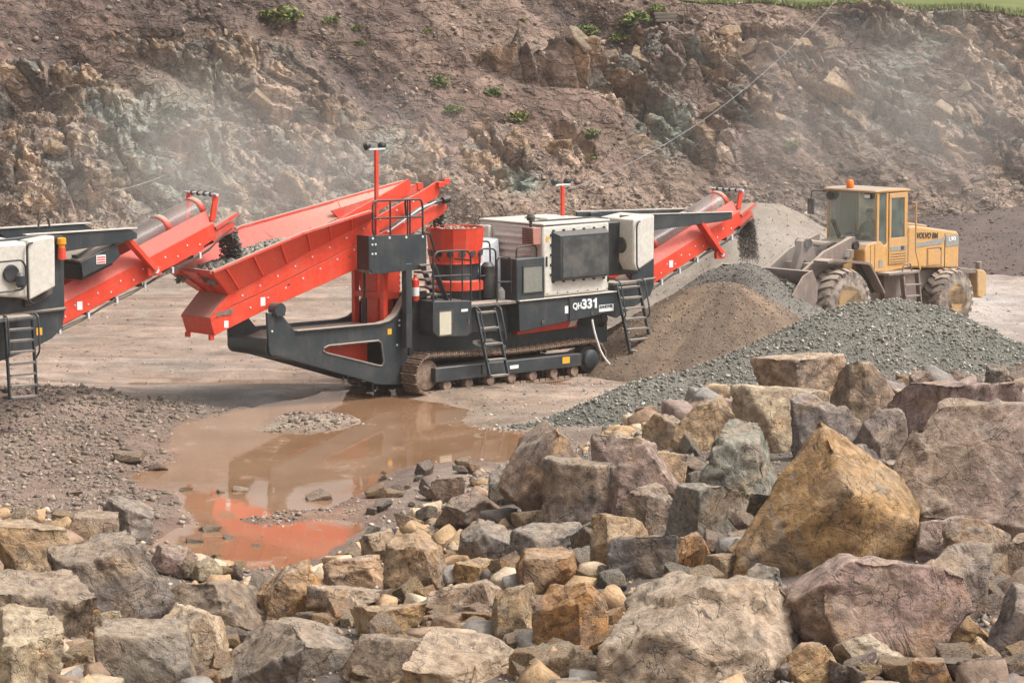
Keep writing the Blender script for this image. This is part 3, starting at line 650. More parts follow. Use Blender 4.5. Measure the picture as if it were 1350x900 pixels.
    for k in range(4): yk = yn+.15+(yf-yn-.3)*k/3; br.cyl((b[0], yk-.02, b[2]), (b[0], yk+.02, b[2]), .045, 10)
    br.build('bar_collar', M['black'], root)
    # hydraulic lines below the edge
    hm = MB()
    for k, off in enumerate((-.045, -.075)):
        hm.tube([P(t, off+.015*math.sin(t*23+k), yn-.03) for t in np.linspace(.02, .86, 16)]+[P(.93, .04+k*.02, yn-.04), P(1.0, .12, yn-.05)], .014, 6)
    hm.build('hydraulic_line', M['rubber'], root)
    cl = MB()
    for k in range(6): c = P(.06+.15*k, -.055, yn-.03); cl.box(c[0]-.02, c[0]+.02, yn-.055, yn-.0, c[2]-.06, c[2]+.05)
    cl.build('line_clamp', M['silver'], root)
    rl = MB()
    for k in range(6): c = P(.08+.14*k, -.045, 0); rl.cyl((c[0], yn+.05, c[2]), (c[0], yf-.05, c[2]), .045, 10)
    rl.build('return_roller', M['black'], root)
    if sticker_x is not None:
        c = P(sticker_x, .17, 0); MB().box(c[0]-.055, c[0]+.055, yn-.006, yn-.001, c[2]-.075, c[2]+.075).build('sticker', M['decal_white'], root)
    return P
def support_arm(root, pa, pb, w=.09, h=.20, foot=.16):
    a = MB().beam(pa, pb, w, h, (0, 1, 0)); d = Vector(pb)-Vector(pa)
    a.box(pb[0]-foot, pb[0]+foot*.7, pb[1]-w/2, pb[1]+w/2, pb[2]-.10, pb[2]+.06)
    o = a.build('support_arm', M['red'], root, .01)
    MB().cyl((pa[0], pa[1]-.07, pa[2]), (pa[0], pa[1]+.07, pa[2]), .07, 12).build('pivot_pin', M['black'], o)
    MB().cyl((pb[0], pb[1]-.07, pb[2]), (pb[0], pb[1]+.07, pb[2]), .06, 12).build('pivot_pin', M['silver'], o)
    return o

def crawler(root, y0, y1, Lc, r0, r1, near=True):
    fr = MB().prism([(.10, .25), (Lc-.30, .26), (Lc-.30, .52), (.10, .54)], y0+.02, y1-.02)
    fro = fr.build('crawler_track', M['grey'], root, .02)
    if near:
        MB().box(1.30, 1.75, y0-.005, y0+.015, .33, .52).build('step_plate', M['grey'], fro)
        MB().box(2.05, 2.28, y0+.008, y0+.018, .36, .43).build('sticker', M['decal_white'], fro); MB().box(3.48, 3.68, y0+.008, y0+.018, .35, .48).build('sticker', M['decal_yellow'], fro)
    rim = [(0, r0*.62), (.1, r0*.74), (.35, r0*.74), (.4, r0*.6), (.6, r0*.6), (.65, r0*.74), (.9, r0*.74), (1, r0*.62)]
    MB().lathe((.0, y0+.15, r0), (.0, y1-.10, r0), rim, 24).build('idler_wheel', M['track'], fro)
    MB().lathe((Lc, y0+.08, r1), (Lc, y1-.08, r1), [(0, r1*.45), (.12, r1*.5), (.14, r1*.72), (.86, r1*.72), (.88, r1*.5), (1, r1*.45)], 18).build('sprocket', M['black'], fro)
    MB().lathe((Lc, y0-.02, r1), (Lc, y0+.1, r1), [(0, .12), (.4, .19), (1, .20)], 16).build('drive_motor', M['grey'], fro)
    for k in range(7): x = .45+k*(Lc-.9)/6; MB().lathe((x, y0+.07, .17), (x, y1-.07, .17), [(0, .10), (.3, .12), (.3, .09), (.7, .09), (.7, .12), (1, .10)], 14).build('track_roller', M['track'], fro)
    # chain of shoes round the loop
    path = []
    N = 400
    top = lambda x: 2*r0+(2*r1-2*r0)*x/Lc-.05*math.sin(math.pi*x/Lc)**2*1.2
    pts = [(x, 0.0) for x in np.linspace(0, Lc, 60)]+[(Lc+r1*math.sin(a), r1-r1*math.cos(a)) for a in np.linspace(.05, math.pi-.05, 30)]
    pts += [(x, top(x)) for x in np.linspace(Lc, 0, 60)]+[(-r0*math.sin(a), r0+r0*math.cos(a)) for a in np.linspace(.05, math.pi-.05, 30)]
    pts = np.array(pts+[pts[0]]); seg = np.hypot(*np.diff(pts, axis=0).T); cum = np.concatenate([[0], np.cumsum(seg)]); ns = int(cum[-1]/.172)
    sh = MB().box(-.079, .079, y0, y1, .0, .022).box(-.079, -.055, y0+.004, y1-.004, -.035, .0).box(-.02, .004, y0+.004, y1-.004, -.022, .0).box(.035, .055, y0+.004, y1-.004, -.022, .0)
    sh.box(-.075, .075, y0+.12, y0+.17, .022, .075).box(-.075, .075, y1-.17, y1-.12, .022, .075)
    shm = sh.mesh('track_shoe', False)
    for k in range(ns):
        s_ = cum[-1]*(k+.5)/ns; px = np.interp(s_, cum, pts[:, 0]); pz = np.interp(s_, cum, pts[:, 1])
        qx = np.interp((s_+.03) % cum[-1], cum, pts[:, 0]); qz = np.interp((s_+.03) % cum[-1], cum, pts[:, 1])
        o = link('track_shoe', shm, M['track'], fro); o.location = (px, 0, pz); o.rotation_euler = (0, -math.atan2(qz-pz, qx-px), 0)
    return fro
def railing(root, pts, posts, zmid, r=.02, mat=None, rad=.12):
    """bent tube rail through pts, posts at given points, one middle rail"""
    m = MB().tube(fillet(pts, rad), r)
    for (p, q) in posts: m.tube([p, q], r*.85)
    for (p, q) in zmid: m.tube([p, q], r*.9)
    return m.build('railing', mat or M['black'], root)
def floodlight(root, x, y, z, ax):
    m = MB().lathe((x, y, z), (x+ax[0]*.12, y+ax[1]*.12, z+ax[2]*.12), [(0, .03), (.3, .07), (1, .085)], 12).build('floodlight', M['black'], root)
    MB().lathe((x+ax[0]*.122, y+ax[1]*.122, z+ax[2]*.122), (x+ax[0]*.13, y+ax[1]*.13, z+ax[2]*.13), [(0, .078), (1, .07)], 12).build('lens', M['lamp'], m)
def light_mast(root, x, y, z0, z1):
    m = MB().box(x-.034, x+.034, y-.034, y+.034, z0, z1).build('light_mast', M['red'], root, .008)
    MB().box(x-.20, x+.20, y-.03, y+.03, z1, z1+.03).build('cross_bar', M['silver'], m)
    for sx in (-.16, .16): floodlight(root, x+sx, y-.02, z1+.10, (-.35 if sx < 0 else .35, .85, -.3))

# ------------------------------------------------------------------ the big cone crusher
CR_O = on_level(570, 522); CR_A = R(42)
cr = thing('cone_crusher', 'large red and dark grey tracked crusher with cream engine housing', 'crusher', tuple(CR_O), CR_A)
crawler(cr, 0, .46, 4.32, .40, .375, True); crawler(cr, 1.84, 2.30, 4.32, .40, .375, False)
YC = 1.15
# frame: two big side plates with a window, cross pieces, deck
OUT = [(-3.66,1.86),(-3.32,1.82),(-3.20,1.68),(-2.98,1.45),(-.95,1.44),(-.70,1.48),(-.52,1.58),(-.17,2.01),(.30,2.01),(.30,1.3),(5.2,1.3),(5.2,.62),(.5,.60),(.35,.17),(-.06,.17),(-.93,.26),(-3.40,1.01),(-3.55,1.03),(-3.62,1.12)]
HOL = [(-2.30,1.08),(-2.18,1.12),(-.95,1.12),(-.87,1.07),(-.81,.70),(-.86,.62),(-.98,.64),(-2.24,.98),(-2.32,1.03)]
fp = MB().plate_hole(OUT, HOL, .50, .56).build('side_frame', M['grey'], cr, .012)
ho2 = [(x+(.035 if x < -1.5 else -.03)*0, z) for x, z in HOL]
MB().tube([(x, .50, z) for x, z in HOL+HOL[:1]], .022, 6).build('window_rim', M['deck'], fp)
MB().prism(OUT, 1.74, 1.80).build('side_frame', M['grey'], cr, .012)
fl = MB().prism([(-2.98,1.452),(-.95,1.442),(-.70,1.482),(-.52,1.582),(-.19,2.0),(-.21,2.03),(-.55,1.61),(-.72,1.50),(-.95,1.462),(-2.98,1.472)], .44, .62).build('frame_flange', M['deck'], cr, .004)
MB().box(-2.9, -.62, .62, 1.74, 1.34, 1.37).build('deck_plate', M['deck'], cr, .005)
MB().lathe((-3.50, .56, 1.17), (-3.50, 1.74, 1.17), [(0, .17), (1, .17)], 20).build('cross_tube', M['grey'], cr)
MB().hull8([(-3.4,.56,1.0),(-3.0,.56,.88),(-3.0,1.74,.88),(-3.4,1.74,1.0)], [(-3.4,.56,1.25),(-2.85,.56,1.38),(-2.85,1.74,1.38),(-3.4,1.74,1.25)]).build('front_ramp', M['deck'], cr, .01)
for y in (.40, 1.62):
    b = MB().lathe((-3.40, y+.02, 1.90), (-3.40, y+.24, 1.90), [(0, .13), (1, .13)], 18).build('conveyor_pivot', M['grey'], cr)
    MB().box(-3.53, -3.27, y+.04, y+.22, 1.78, 1.92).build('pivot_foot', M['grey'], b, .01)
MB().prism([(-2.45,1.05),(-.85,.66),(-.85,1.25),(-2.45,1.25)], .95, 1.5).build('inner_chute', M['red'], cr, .01)
MB().box(-.62, 5.2, .62, 1.7, .55, 1.15).build('belly_beam', M['black'], cr, .01)
for (x, z) in ((-1.75, .50), (-1.02, .26)): MB().tube([(x+.055*math.cos(a), .53, z-.05+.075*math.sin(a)) for a in np.linspace(0, 6.283, 13)], .014, 6).build('lifting_ring', M['black'], cr)
MB().box(-.72, -.62, .488, .498, 1.22, 1.33).build('sticker', M['decal_yellow'], cr)
bt = MB()
for (x, z) in ((-.42, 1.48), (-.42, 1.38), (-.48, 1.0), (-.2, 1.0), (-3.55, 1.5)): bt.cyl((x, .485, z), (x, .50, z), .022, 8)
bt.build('bolt', M['silver'], cr)
# ---- feed conveyor with hopper
FD = [(-4.74,1.49),(-4.84,1.82),(-4.42,2.24),(-2.58,2.90),(-.95,3.46),(-.72,3.56),(-.60,3.60),(.30,3.95),(.78,4.12),(.84,4.06),(.84,3.93),(.97,3.86),(1.02,3.62),(.97,3.52),(.13,3.19),(-.5,2.83),(-.96,2.63),(-2.22,2.26),(-3.5,1.90)]
YN, YF = .70, 1.60
SEAM = [(-4.83,1.75),(-4.36,2.0),(-3.45,2.27),(-1.01,3.1),(.13,3.45),(.95,3.75)]
UP = [(-4.835,1.765),(-4.845,1.82),(-4.42,2.24),(-2.58,2.90),(-.95,3.46),(-.60,3.60),(.30,3.95),(.74,4.14),(.80,4.06),(.80,3.90),(.70,3.80),(.13,3.60),(-1.01,3.115),(-3.45,2.285),(-4.36,2.015)]
LO = [(-4.74,1.49),(-4.83,1.75),(-4.36,2.0),(-3.45,2.27),(-1.01,3.1),(.13,3.45),(.62,3.66),(.80,3.66),(.97,3.72),(1.0,3.58),(.90,3.48),(.13,3.16),(-.5,2.83),(-.96,2.63),(-2.22,2.26),(-3.5,1.90)]
for s, y in ((1, YN), (-1, YF)):
    MB().prism(LO, y, y+s*.03).build('conveyor_side', M['red'], cr, .008)
    u = MB().prism(UP, y-s*.015, y+s*.02).build('conveyor_skirt', M['red'], cr, .008)
    if s == 1:
        bt = MB()
        for k in range(11): x = -4.1+.42*k; z = 2.12+.374*(x+4.1); bt.cyl((x, y-.03, z+.08), (x, y-.012, z+.08), .018, 8); bt.cyl((x+.2, y-.012, z-.16), (x+.2, y+.0, z-.16), .018, 8)
        bt.build('bolt', M['silver'], u)
        MB().box(-4.62, -4.36, y-.018, y-.004, 1.86, 1.94).lathe((-4.66, y-.018, 1.885), (-4.66, y-.004, 1.885), [(0, .05), (1, .05)], 12).lathe((-4.36, y-.018, 1.925), (-4.36, y-.004, 1.925), [(0, .05), (1, .05)], 12).build('adjuster_slot', M['muddy'], cr)
        st = MB().box(-4.52, -4.42, y-.006, y-.001, 1.62, 1.75).box(-3.66, -3.55, y-.006, y-.001, 1.97, 2.13); st.build('sticker', M['decal_white'], cr)
        hb = MB()
        for x, z in ((-2.98, 2.33), (-1.5, 2.78), (-1.25, 2.9)): hb.box(x-.03, x+.03, y-.004, y+.0, z-.015, z+.015)
        hb.build('drain_slot', M['rubber'], cr)
# tail box: end face and sloping lid
MB().hull8([(-4.74,YN,1.49),(-4.70,YN,1.49),(-4.70,YF,1.49),(-4.74,YF,1.49)], [(-4.84,YN+.001,1.82),(-4.80,YN+.001,1.83),(-4.80,YF-.001,1.83),(-4.84,YF-.001,1.82)]).build('tail_plate', M['red'], cr, .006)
MB().hull8([(-4.84,YN+.02,1.80),(-4.42,YN+.02,2.22),(-4.42,YF-.02,2.22),(-4.84,YF-.02,1.80)], [(-4.85,YN+.02,1.83),(-4.43,YN+.02,2.255),(-4.43,YF-.02,2.255),(-4.85,YF-.02,1.83)]).build('tail_lid', M['red_dusty'], cr, .005)
tl = MB()
for y in (YN+.04, YF-.12): tl.box(-4.80, -4.72, y, y+.08, 1.40, 1.50)
tl.build('tail_bracket', M['red'], cr, .005)
# belt
MB().hull8([(-4.5,YN+.05,2.02),(.95,YN+.05,3.68),(.95,YF-.05,3.68),(-4.5,YF-.05,2.02)], [(-4.5,YN+.05,2.05),(.95,YN+.05,3.71),(.95,YF-.05,3.71),(-4.5,YF-.05,2.05)]).build('belt', M['belt'], cr)
MB().cyl((.93, YN+.04, 3.62), (.93, YF-.04, 3.62), .12, 16).build('head_drum', M['rubber'], cr)
# hopper: flared walls with ribs
BTM = [(-4.43,2.25),(-2.58,2.92),(-.95,3.48)]; TOPN = [(-5.05,2.72),(-2.95,3.32),(-1.20,3.67)]
def flare(yb, yt, sgn, BTM, TOPN):
    m = MB(); n = len(BTM); V = [(x, yb, z) for x, z in BTM]+[(x, yt, z) for x, z in TOPN]
    W = [(x, y+sgn*.02, z-.012) for x, y, z in V]
    F = []
    for i in range(n-1): F += [(i,i+1,n+i+1,n+i),(3*n+i,3*n+i+1,2*n+i+1,2*n+i),(n+i,n+i+1,3*n+i+1,3*n+i),(i,2*n+i,2*n+i+1,i+1)]
    m.add(V+W, F+[(0,n,3*n,2*n),(n-1,3*n-1,4*n-1,2*n-1)]); return m
for sgn, yb, yt in ((-1, YN-.02, .36), (1, YF+.02, 1.94)):
    if sgn > 0: BTM = BTM+[(.55,3.93)]; TOPN = TOPN[:1]+[(-3.17,3.36),(-.83,3.76),(.92,4.06)]
    fo = flare(yb, yt, sgn, BTM, TOPN).build('hopper_wall', M['red_dusty'] if sgn > 0 else M['red'], cr)
    for k in range(6):
        t_ = (.06+.155*k); kk = np.linspace(0, 1, len(BTM)); f = lambda Lp, t: (np.interp(t, kk, [p[0] for p in Lp]), np.interp(t, kk, [p[1] for p in Lp]))
        a, b = f(BTM, t_), f(TOPN, t_)
        MB().beam((a[0], yb+sgn*.035, a[1]+.01), (b[0]*.92+a[0]*.08, yt+sgn*.035, b[1]-.01), .035, .05, (0, 1, 0)).build('rib', M['red'], fo)
    m = MB()
    for a, b in zip(TOPN[:-1], TOPN[1:]): m.beam((a[0], yt+sgn*.02, a[1]), (b[0], yt+sgn*.02, b[1]), .09, .05)
    m.build('hopper_rim', M['red_dusty'], fo, .006)
ew = MB().hull8([(-4.43,YN,2.24),(-4.41,YN,2.25),(-4.41,YF,2.25),(-4.43,YF,2.24)], [(-5.06,.36,2.71),(-5.04,.36,2.73),(-5.04,1.94,2.73),(-5.06,1.94,2.71)]).build('hopper_end', M['red'], cr)
for y0_, y1_ in ((1.02, .85), (1.33, 1.42)): MB().beam((-4.48, y0_, 2.27), (-5.0, y1_, 2.66), .04, .05).build('rib', M['red'], ew)
MB().beam((-5.07, .34, 2.72), (-5.07, 1.96, 2.72), .05, .07).build('hopper_rim', M['red_dusty'], ew, .006)
# raised inner side of the head section on the far side
MB().prism([(-1.2,3.60),(.95,4.02),(1.1,3.96),(1.1,3.86),(.3,3.66),(-1.0,3.42)], 1.62, 1.66).build('head_guard', M['red_dusty'], cr, .006)
hd = MB().box(.70, .86, .60, .70, 4.02, 4.12).box(.86, 1.0, .62, .68, 4.06, 4.18).box(1.0, 1.14, 1.60, 1.68, 3.9, 4.04)
hd.build('guard_bracket', M['red'], cr, .006)
MB().lathe((.60, .60, 3.72), (.95, .60, 3.78), [(0, .02), (.55, .02), (.56, .07), (1, .08)], 12).build('belt_sensor', M['black'], cr)
MB().tube(fillet([(-.6,.62,3.2),(-.2,.60,3.42),(.2,.6,3.62),(.62,.6,3.74)], .1), .016).build('sensor_arm', M['silver'], cr)
# ---- supports under the conveyor
def leg(p, q, w=.11): return MB().beam(p, q, w, w, (0, 1, 0)).build('support_leg', M['red'], cr, .008)
leg((-.62, .72, 1.36), (-.62, .72, 2.78)); leg((-.62, 1.60, 1.36), (-.62, 1.60, 2.75)); leg((-.30, 1.6, 1.75), (-.66, 1.6, 2.7), .10)
leg((-.62, .78, 1.95), (-.62, 1.54, 1.95)); leg((-.25, .75, 1.95), (-.62, .75, 1.95), .13)
sf = MB().box(-.60, .0, .95, 1.45, 1.35, 2.55).build('screen_box', M['red'], cr, .02)
sb_ = MB()
for k in range(7): sb_.cyl((-.02-.0*k, .93, 1.75+.11*k), (-.02, .95, 1.75+.11*k), .02, 8); sb_.cyl((-.5, .93, 1.75+.11*k), (-.5, .95, 1.75+.11*k), .02, 8)
sb_.build('bolt', M['white'], sf)
MB().cyl((-.80, 1.1, 1.37), (-.80, 1.1, 1.9), .05, 12).cyl((-.80, 1.1, 1.9), (-.80, 1.1, 2.5), .025, 10).build('hydraulic_ram', M['black'], cr)
MB().box(-.42, -.27, .28, .42, .95, 2.60).build('platform_column', M['grey'], cr, .01)
MB().hull8([(-.2,.46,.62),(.1,.46,.62),(.1,1.6,.62),(-.2,1.6,.62)], [(-.2,.46,1.98),(.1,.46,1.98),(.1,1.6,1.98),(-.2,1.6,1.98)]).build('frame_tower', M['black'], cr, .01)
ex = MB().lathe((-.12, .36, 1.85), (-.12, .36, 2.36), [(0, .06), (.05, .075), (.8, .075), (.92, .03), (1, .03)], 14).build('fire_extinguisher', M['red'], cr)
MB().lathe((-.12, .36, 1.95), (-.12, .36, 2.12), [(0, .078), (1, .078)], 14).build('label', M['decal_white'], ex)
# ---- platform beside the conveyor
pf = MB().prism([(-1.34,3.20),(.11,3.15),(.11,2.48),(-1.10,2.44),(-1.25,2.48),(-1.35,2.58)], .29, .31).build('platform_panel', M['grey'], cr, .006)
MB().prism([(.30,3.19),(.66,3.19),(.66,2.52),(.30,2.52)], -1.345, -1.325, 'x').build('platform_side', M['grey'], cr, .006)
MB().box(-1.32, .10, .312, .66, 2.46, 2.50).build('platform_floor', M['deck'], cr)
bt = MB()
for x, z in ((-1.26,3.02),(-1.18,3.02),(-1.26,2.84),(-1.18,2.84)): bt.cyl((x, .28, z), (x, .29, z), .022, 8)
for k in range(4): bt.cyl((-1.25+.42*k, .28, 3.14-.012*k), (-1.25+.42*k, .29, 3.14-.012*k), .025, 8)
bt.build('bolt', M['silver'], pf)
railing(cr, [(-1.20,.30,3.17),(-1.24,.30,3.30),(-1.24,.30,3.86),(-.02,.30,3.83),(.02,.30,3.70),(.02,.30,3.13)],
        [((-.80,.30,3.17),(-.80,.30,3.85)),((-.36,.30,3.16),(-.36,.30,3.84)),((-.30,.30,3.16),(-.30,.30,3.84))], [((-1.24,.30,3.52),(.02,.30,3.49))], .021)
railing(cr, [(-.30,.30,3.84),(-.22,.55,3.82),(-.1,.66,3.5)], [], [], .02); railing(cr, [(.06,.30,3.17),(.20,.30,3.16),(.36,.32,2.75),(.48,.34,2.6)], [], [], .02)
light_mast(cr, -1.06, .40, 2.5, 4.83)
# stairs from the platform down to the crusher deck
st = MB()
for y in (.18, .52): st.beam((.16, y, 2.58), (.52, y, 1.84), .03, .15, (0, 1, 0))
sto = st.build('stair', M['grey'], cr, .006)
for k in range(5): z = 1.95+k*.15; x = .47-(z-1.84)*.48; MB().box(x-.24, x+.02, .2, .5, z-.015, z+.015).build('stair_tread', M['deck'], sto)
# ---- crusher head
CX, CY = 1.60, 1.15
bw = MB(); n = 14
bw.lathe((CX, CY, 2.44), (CX, CY, 3.16), [(0, .52), (.02, .53), (.05, .525), (.98, .595), (1, .605), (1.0, .57), (.15, .49)], n)
bo = bw.build('crusher_bowl', M['red'], cr); bo.data.polygons.foreach_set('use_smooth', np.zeros(len(bo.data.polygons), bool))
hl = MB()
for k in range(n):
    a = 2*math.pi*(k+.5)/n; hl.lathe((CX+.52*math.cos(a), CY+.52*math.sin(a), 2.66), (CX+.553*math.cos(a), CY+.553*math.sin(a), 2.655), [(0, .07), (1, .07)], 14)
hl.build('bowl_hole', M['rubber'], bo)
MB().lathe((CX, CY, 2.10), (CX, CY, 2.46), [(0, .50), (.5, .46), (1, .50)], 24).build('adjustment_ring', M['grey'], cr)
MB().lathe((CX, CY, 1.92), (CX, CY, 2.12), [(0, .60), (.05, .62), (.9, .62), (1, .56)], 28).build('clamping_ring', M['red'], cr)
MB().box(CX+.28, CX+.38, CY-.585, CY-.535, 1.98, 2.06).build('sticker', M['decal_white'], cr)
MB().lathe((CX, CY, 1.0), (CX, CY, 1.94), [(0, .42), (.3, .50), (.85, .50), (1, .56)], 24).build('crusher_shell', M['grey'], cr)
MB().hull8([(2.25,1.2,1.85),(2.75,1.0,1.85),(2.75,2.0,1.85),(2.25,2.0,1.85)], [(2.40,1.25,2.70),(2.85,1.25,2.86),(2.85,2.0,2.86),(2.40,2.0,2.70)]).build('motor_cover', M['silver'], cr, .02)
MB().hull8([(1.95,1.05,1.8),(2.35,1.05,1.8),(2.35,1.5,1.8),(1.95,1.5,1.8)], [(2.05,1.1,2.38),(2.3,1.1,2.38),(2.3,1.45,2.38),(2.05,1.45,2.38)]).build('belt_guard', M['silver'], cr, .03)
MB().lathe((2.00, .62, 1.70), (2.00, .62, 2.46), [(0, .08), (.06, .14), (.5, .16), (.54, .15), (.9, .14), (1, .08)], 18).build('filter_canister', M['black'], cr)
MB().lathe((2.28, .45, 1.72), (2.28, .47, 1.98), [(0, .12), (.6, .13), (1, .05)], 12).build('grease_tub', M['hose_white'], cr)
# ---- deck, cabinets and rails along the near side
MB().box(.10, 2.95, .48, 1.7, 1.15, 1.72).build('machinery_block', M['black'], cr, .01)
cb = MB().prism([(.03,1.86),(1.03,1.80),(1.03,1.16),(.90,1.10),(.14,1.16),(.02,1.26)], .0, .60).build('control_cabinet', M['grey'], cr, .015)
MB().box(.185, .49, -.012, .004, 1.18, 1.64).build('cabinet_panel', M['beige'], cb, .004)
fm = MB(); 
for a in ((.16,.515,1.645,1.665),(.16,.515,1.155,1.178),(.492,.515,1.178,1.645)): fm.box(a[0], a[1], -.02, .004, a[2], a[3])
fm.build('panel_frame', M['rubber'], cb)
MB().box(.75, .92, -.006, -.001, 1.60, 1.65).build('sticker', M['decal_white'], cb)
railing(cr, [(.05,.02,1.84),(.05,.02,2.72),(.16,.02,2.82),(.92,.02,2.80),(1.02,.02,2.70),(1.02,.02,1.80)], [((.50,.02,1.84),(.50,.02,2.80)),((.80,.02,1.82),(.80,.02,2.80)),((1.02,.02,2.6),(1.02,.5,2.6))], [((.05,.02,2.34),(1.02,.02,2.31))], .02)
MB().box(1.03, 2.25, .03, .60, 1.66, 1.72).build('walkway', M['deck'], cr, .006)
MB().prism([(1.04,1.66),(2.25,1.66),(2.25,1.08),(1.04,1.14)], .30, .34).build('walkway_skirt', M['grey'], cr, .008)
railing(cr, [(1.75,.06,1.70),(1.75,.06,2.62),(2.12,.06,2.60),(2.12,.06,1.9)], [], [((1.75,.06,2.12),(2.12,.06,2.10))], .018)
railing(cr, [(1.72,.55,1.72),(1.72,.55,2.75),(2.15,.55,2.73),(2.15,.55,1.72)], [], [((1.72,.55,2.2),(2.15,.55,2.2))], .018)
railing(cr, [(1.66,1.0,2.7),(2.1,.9,2.86),(2.3,.9,2.84),(2.32,.9,2.3)], [], [], .018)
ladder(cr, 1.13, 1.62, .0, -.42, 1.62, .30, 5, M['grey'])
bk = MB().beam((.95,-.12,1.0),(1.2,-.25,.86),.03,.05).beam((1.45,-.12,1.0),(1.7,-.25,.86),.03,.05).beam((.95,-.12,1.0),(1.45,-.12,1.0),.03,.05); bk.build('ladder_bracket', M['deck'], cr)
mc = MB().box(2.22, 2.98, .0, .5, 1.70, 2.55).build('electrical_cabinet', M['grey'], cr, .02)
MB().box(2.40, 2.90, -.012, .004, 1.87, 2.38).build('cabinet_grille', M['mesh_dusty'], mc); 
fm = MB()
for a in ((2.37,2.93,2.38,2.41),(2.37,2.93,1.84,1.87),(2.37,2.40,1.87,2.38),(2.90,2.93,1.87,2.38)): fm.box(a[0], a[1], -.02, .004, a[2], a[3])
fm.build('grille_frame', M['grey'], mc)
railing(cr, [(2.30,.1,2.55),(2.30,.1,2.78),(2.85,.1,2.80),(2.85,.1,2.55)], [], [], .018)
# side lockers with lettering
lk = MB().prism([(2.28,1.69),(3.60,1.695),(3.60,1.20),(2.42,1.09),(2.30,1.09)], .0, .45).build('side_locker', M['grey'], cr, .015)
lk2 = MB().prism([(3.66,1.70),(4.90,1.705),(4.90,1.33),(4.75,1.30),(3.66,1.20)], -.01, .45).build('side_locker', M['grey'], cr, .015)
MB().prism([(3.60,1.69),(3.66,1.69),(3.66,1.22),(3.60,1.21)], .015, .3).build('locker_post', M['black'], cr)
MB().prism([(2.26,1.70),(4.95,1.715),(4.95,1.735),(2.26,1.72)], -.05, .5).build('locker_sill', M['cream'], cr, .004)
lt = MB()
for x, z in ((2.92, 1.22), (4.28, 1.30)): lt.box(x-.04, x+.04, -.025, .0, z-.02, z+.05)
lt.build('latch', M['rubber'], lk)
MB().box(3.53, 3.62, -.006, -.001, 1.37, 1.52).build('sticker', M['decal_white'], lk)
lettering(lk2, 'QH', 3.74, -.016, 1.415, .155, M['decal_white'], .03, .62, .24); lettering(lk2, '33', 3.995, -.016, 1.425, .205, M['decal_white'], .04, .62, .28)
MB().prism([(4.345,1.425),(4.405,1.425),(4.405,1.63),(4.36,1.63),(4.35,1.61),(4.30,1.59),(4.30,1.55),(4.345,1.555)], -.022, -.014).build('lettering', M['decal_white'], lk2)
MB().box(4.47, 4.88, -.017, -.012, 1.335, 1.475).build('name_plate', M['decal_white'], lk2)
lettering(lk2, 'SANDVIK', 4.485, -.022, 1.405, .062, M['decal_dark'], .02, .8, .375)
MB().prism([(2.55,1.16),(4.2,1.24),(4.2,1.02),(2.55,.98)], .35, .5).build('belly_chute', M['red'], cr, .01)
MB().prism([(4.05,1.24),(4.3,1.27),(4.12,1.06),(3.95,1.04)], .33, .348).build('chute_flap', M['cream'], cr)
hz = MB()
for k in range(5): hz.tube(fillet([(4.55+.07*k, .25, 1.32), (4.56+.075*k, .12, 1.16), (4.6+.07*k, .3, .98)], .1), .02, 6)
hz.build('hydraulic_hose', M['rubber'], cr)
# ---- engine housing
EN = MB(); EN.hull8([(2.97,.02,1.74),(4.79,.02,1.74),(4.79,1.95,1.74),(2.97,1.95,1.74)], [(2.95,.02,3.16),(4.79,.02,3.18),(4.79,1.95,3.22),(2.95,1.95,3.18)])
en = EN.build('engine_housing', M['cream'], cr, .05)
MB().box(2.945, 4.80, .01, 1.96, 3.175, 3.215).build('roof_panel', M['cream'], en, .015)
lv = MB()
lv.box(2.925, 2.95, .28, 1.50, 2.12, 3.06)
lo_ = lv.build('louvre_panel', M['cream'], en, .01)
for k in range(6): z = 2.24+.135*k; MB().hull8([(2.895,.36,z),(2.925,.36,z),(2.925,1.42,z),(2.895,1.42,z)], [(2.922,.36,z+.06),(2.925,.36,z+.06),(2.925,1.42,z+.06),(2.922,1.42,z+.06)]).build('louvre', M['cream'], lo_)
MB().prism([(1.55,3.10),(1.90,3.10),(1.90,2.0),(1.55,2.0)], 2.86, 2.96, 'x').build('corner_panel', M['cream'], en, .03)
mf = MB().box(2.72, 2.93, .06, .40, 2.80, 3.14).build('muffler_guard', paint('faded_red_paint', (.42, .18, .14), .5, .6), en, .01)
ms = MB()
for k in range(9): ms.box(2.712, 2.72, .08, .38, 2.83+.034*k, 2.845+.034*k)
ms.build('guard_slat', M['rubber'], mf)
MB().lathe((2.80, .22, 3.14), (2.80, .22, 3.42), [(0, .03), (.45, .03), (.5, .08), (.75, .095), (.95, .06), (1, .02)], 14).build('exhaust_cap', M['rubber'], en)
# radiator: bolted frame and projecting hood
rd = MB().hull8([(3.17,.02,2.03),(4.68,.02,2.05),(4.68,.02,3.06),(3.17,.02,3.05)], [(3.30,-.13,2.08),(4.64,-.13,2.09),(4.64,-.13,2.96),(3.30,-.13,2.96)]).build('radiator_hood', M['grey'], en, .012)
MB().box(3.35, 4.60, -.14, -.128, 2.12, 2.92).build('radiator_mesh', M['mesh'], rd)
bt = MB()
for k in range(6): bt.box(3.2+.28*k, 3.25+.28*k, -.01, .02, 3.05, 3.08).box(3.2+.28*k, 3.25+.28*k, -.01, .02, 2.01, 2.04)
for k in range(5): bt.box(4.68, 4.71, -.01, .02, 2.15+.2*k, 2.20+.2*k).box(3.14, 3.17, -.01, .02, 2.15+.2*k, 2.20+.2*k)
bt.build('hood_clip', M['black'], rd)['kind'] = 'stuff'
fx_ = MB()
for k in range(7): fx_.cyl((3.06+.28*k, .008, 1.80), (3.06+.28*k, .02, 1.80), .014, 6)
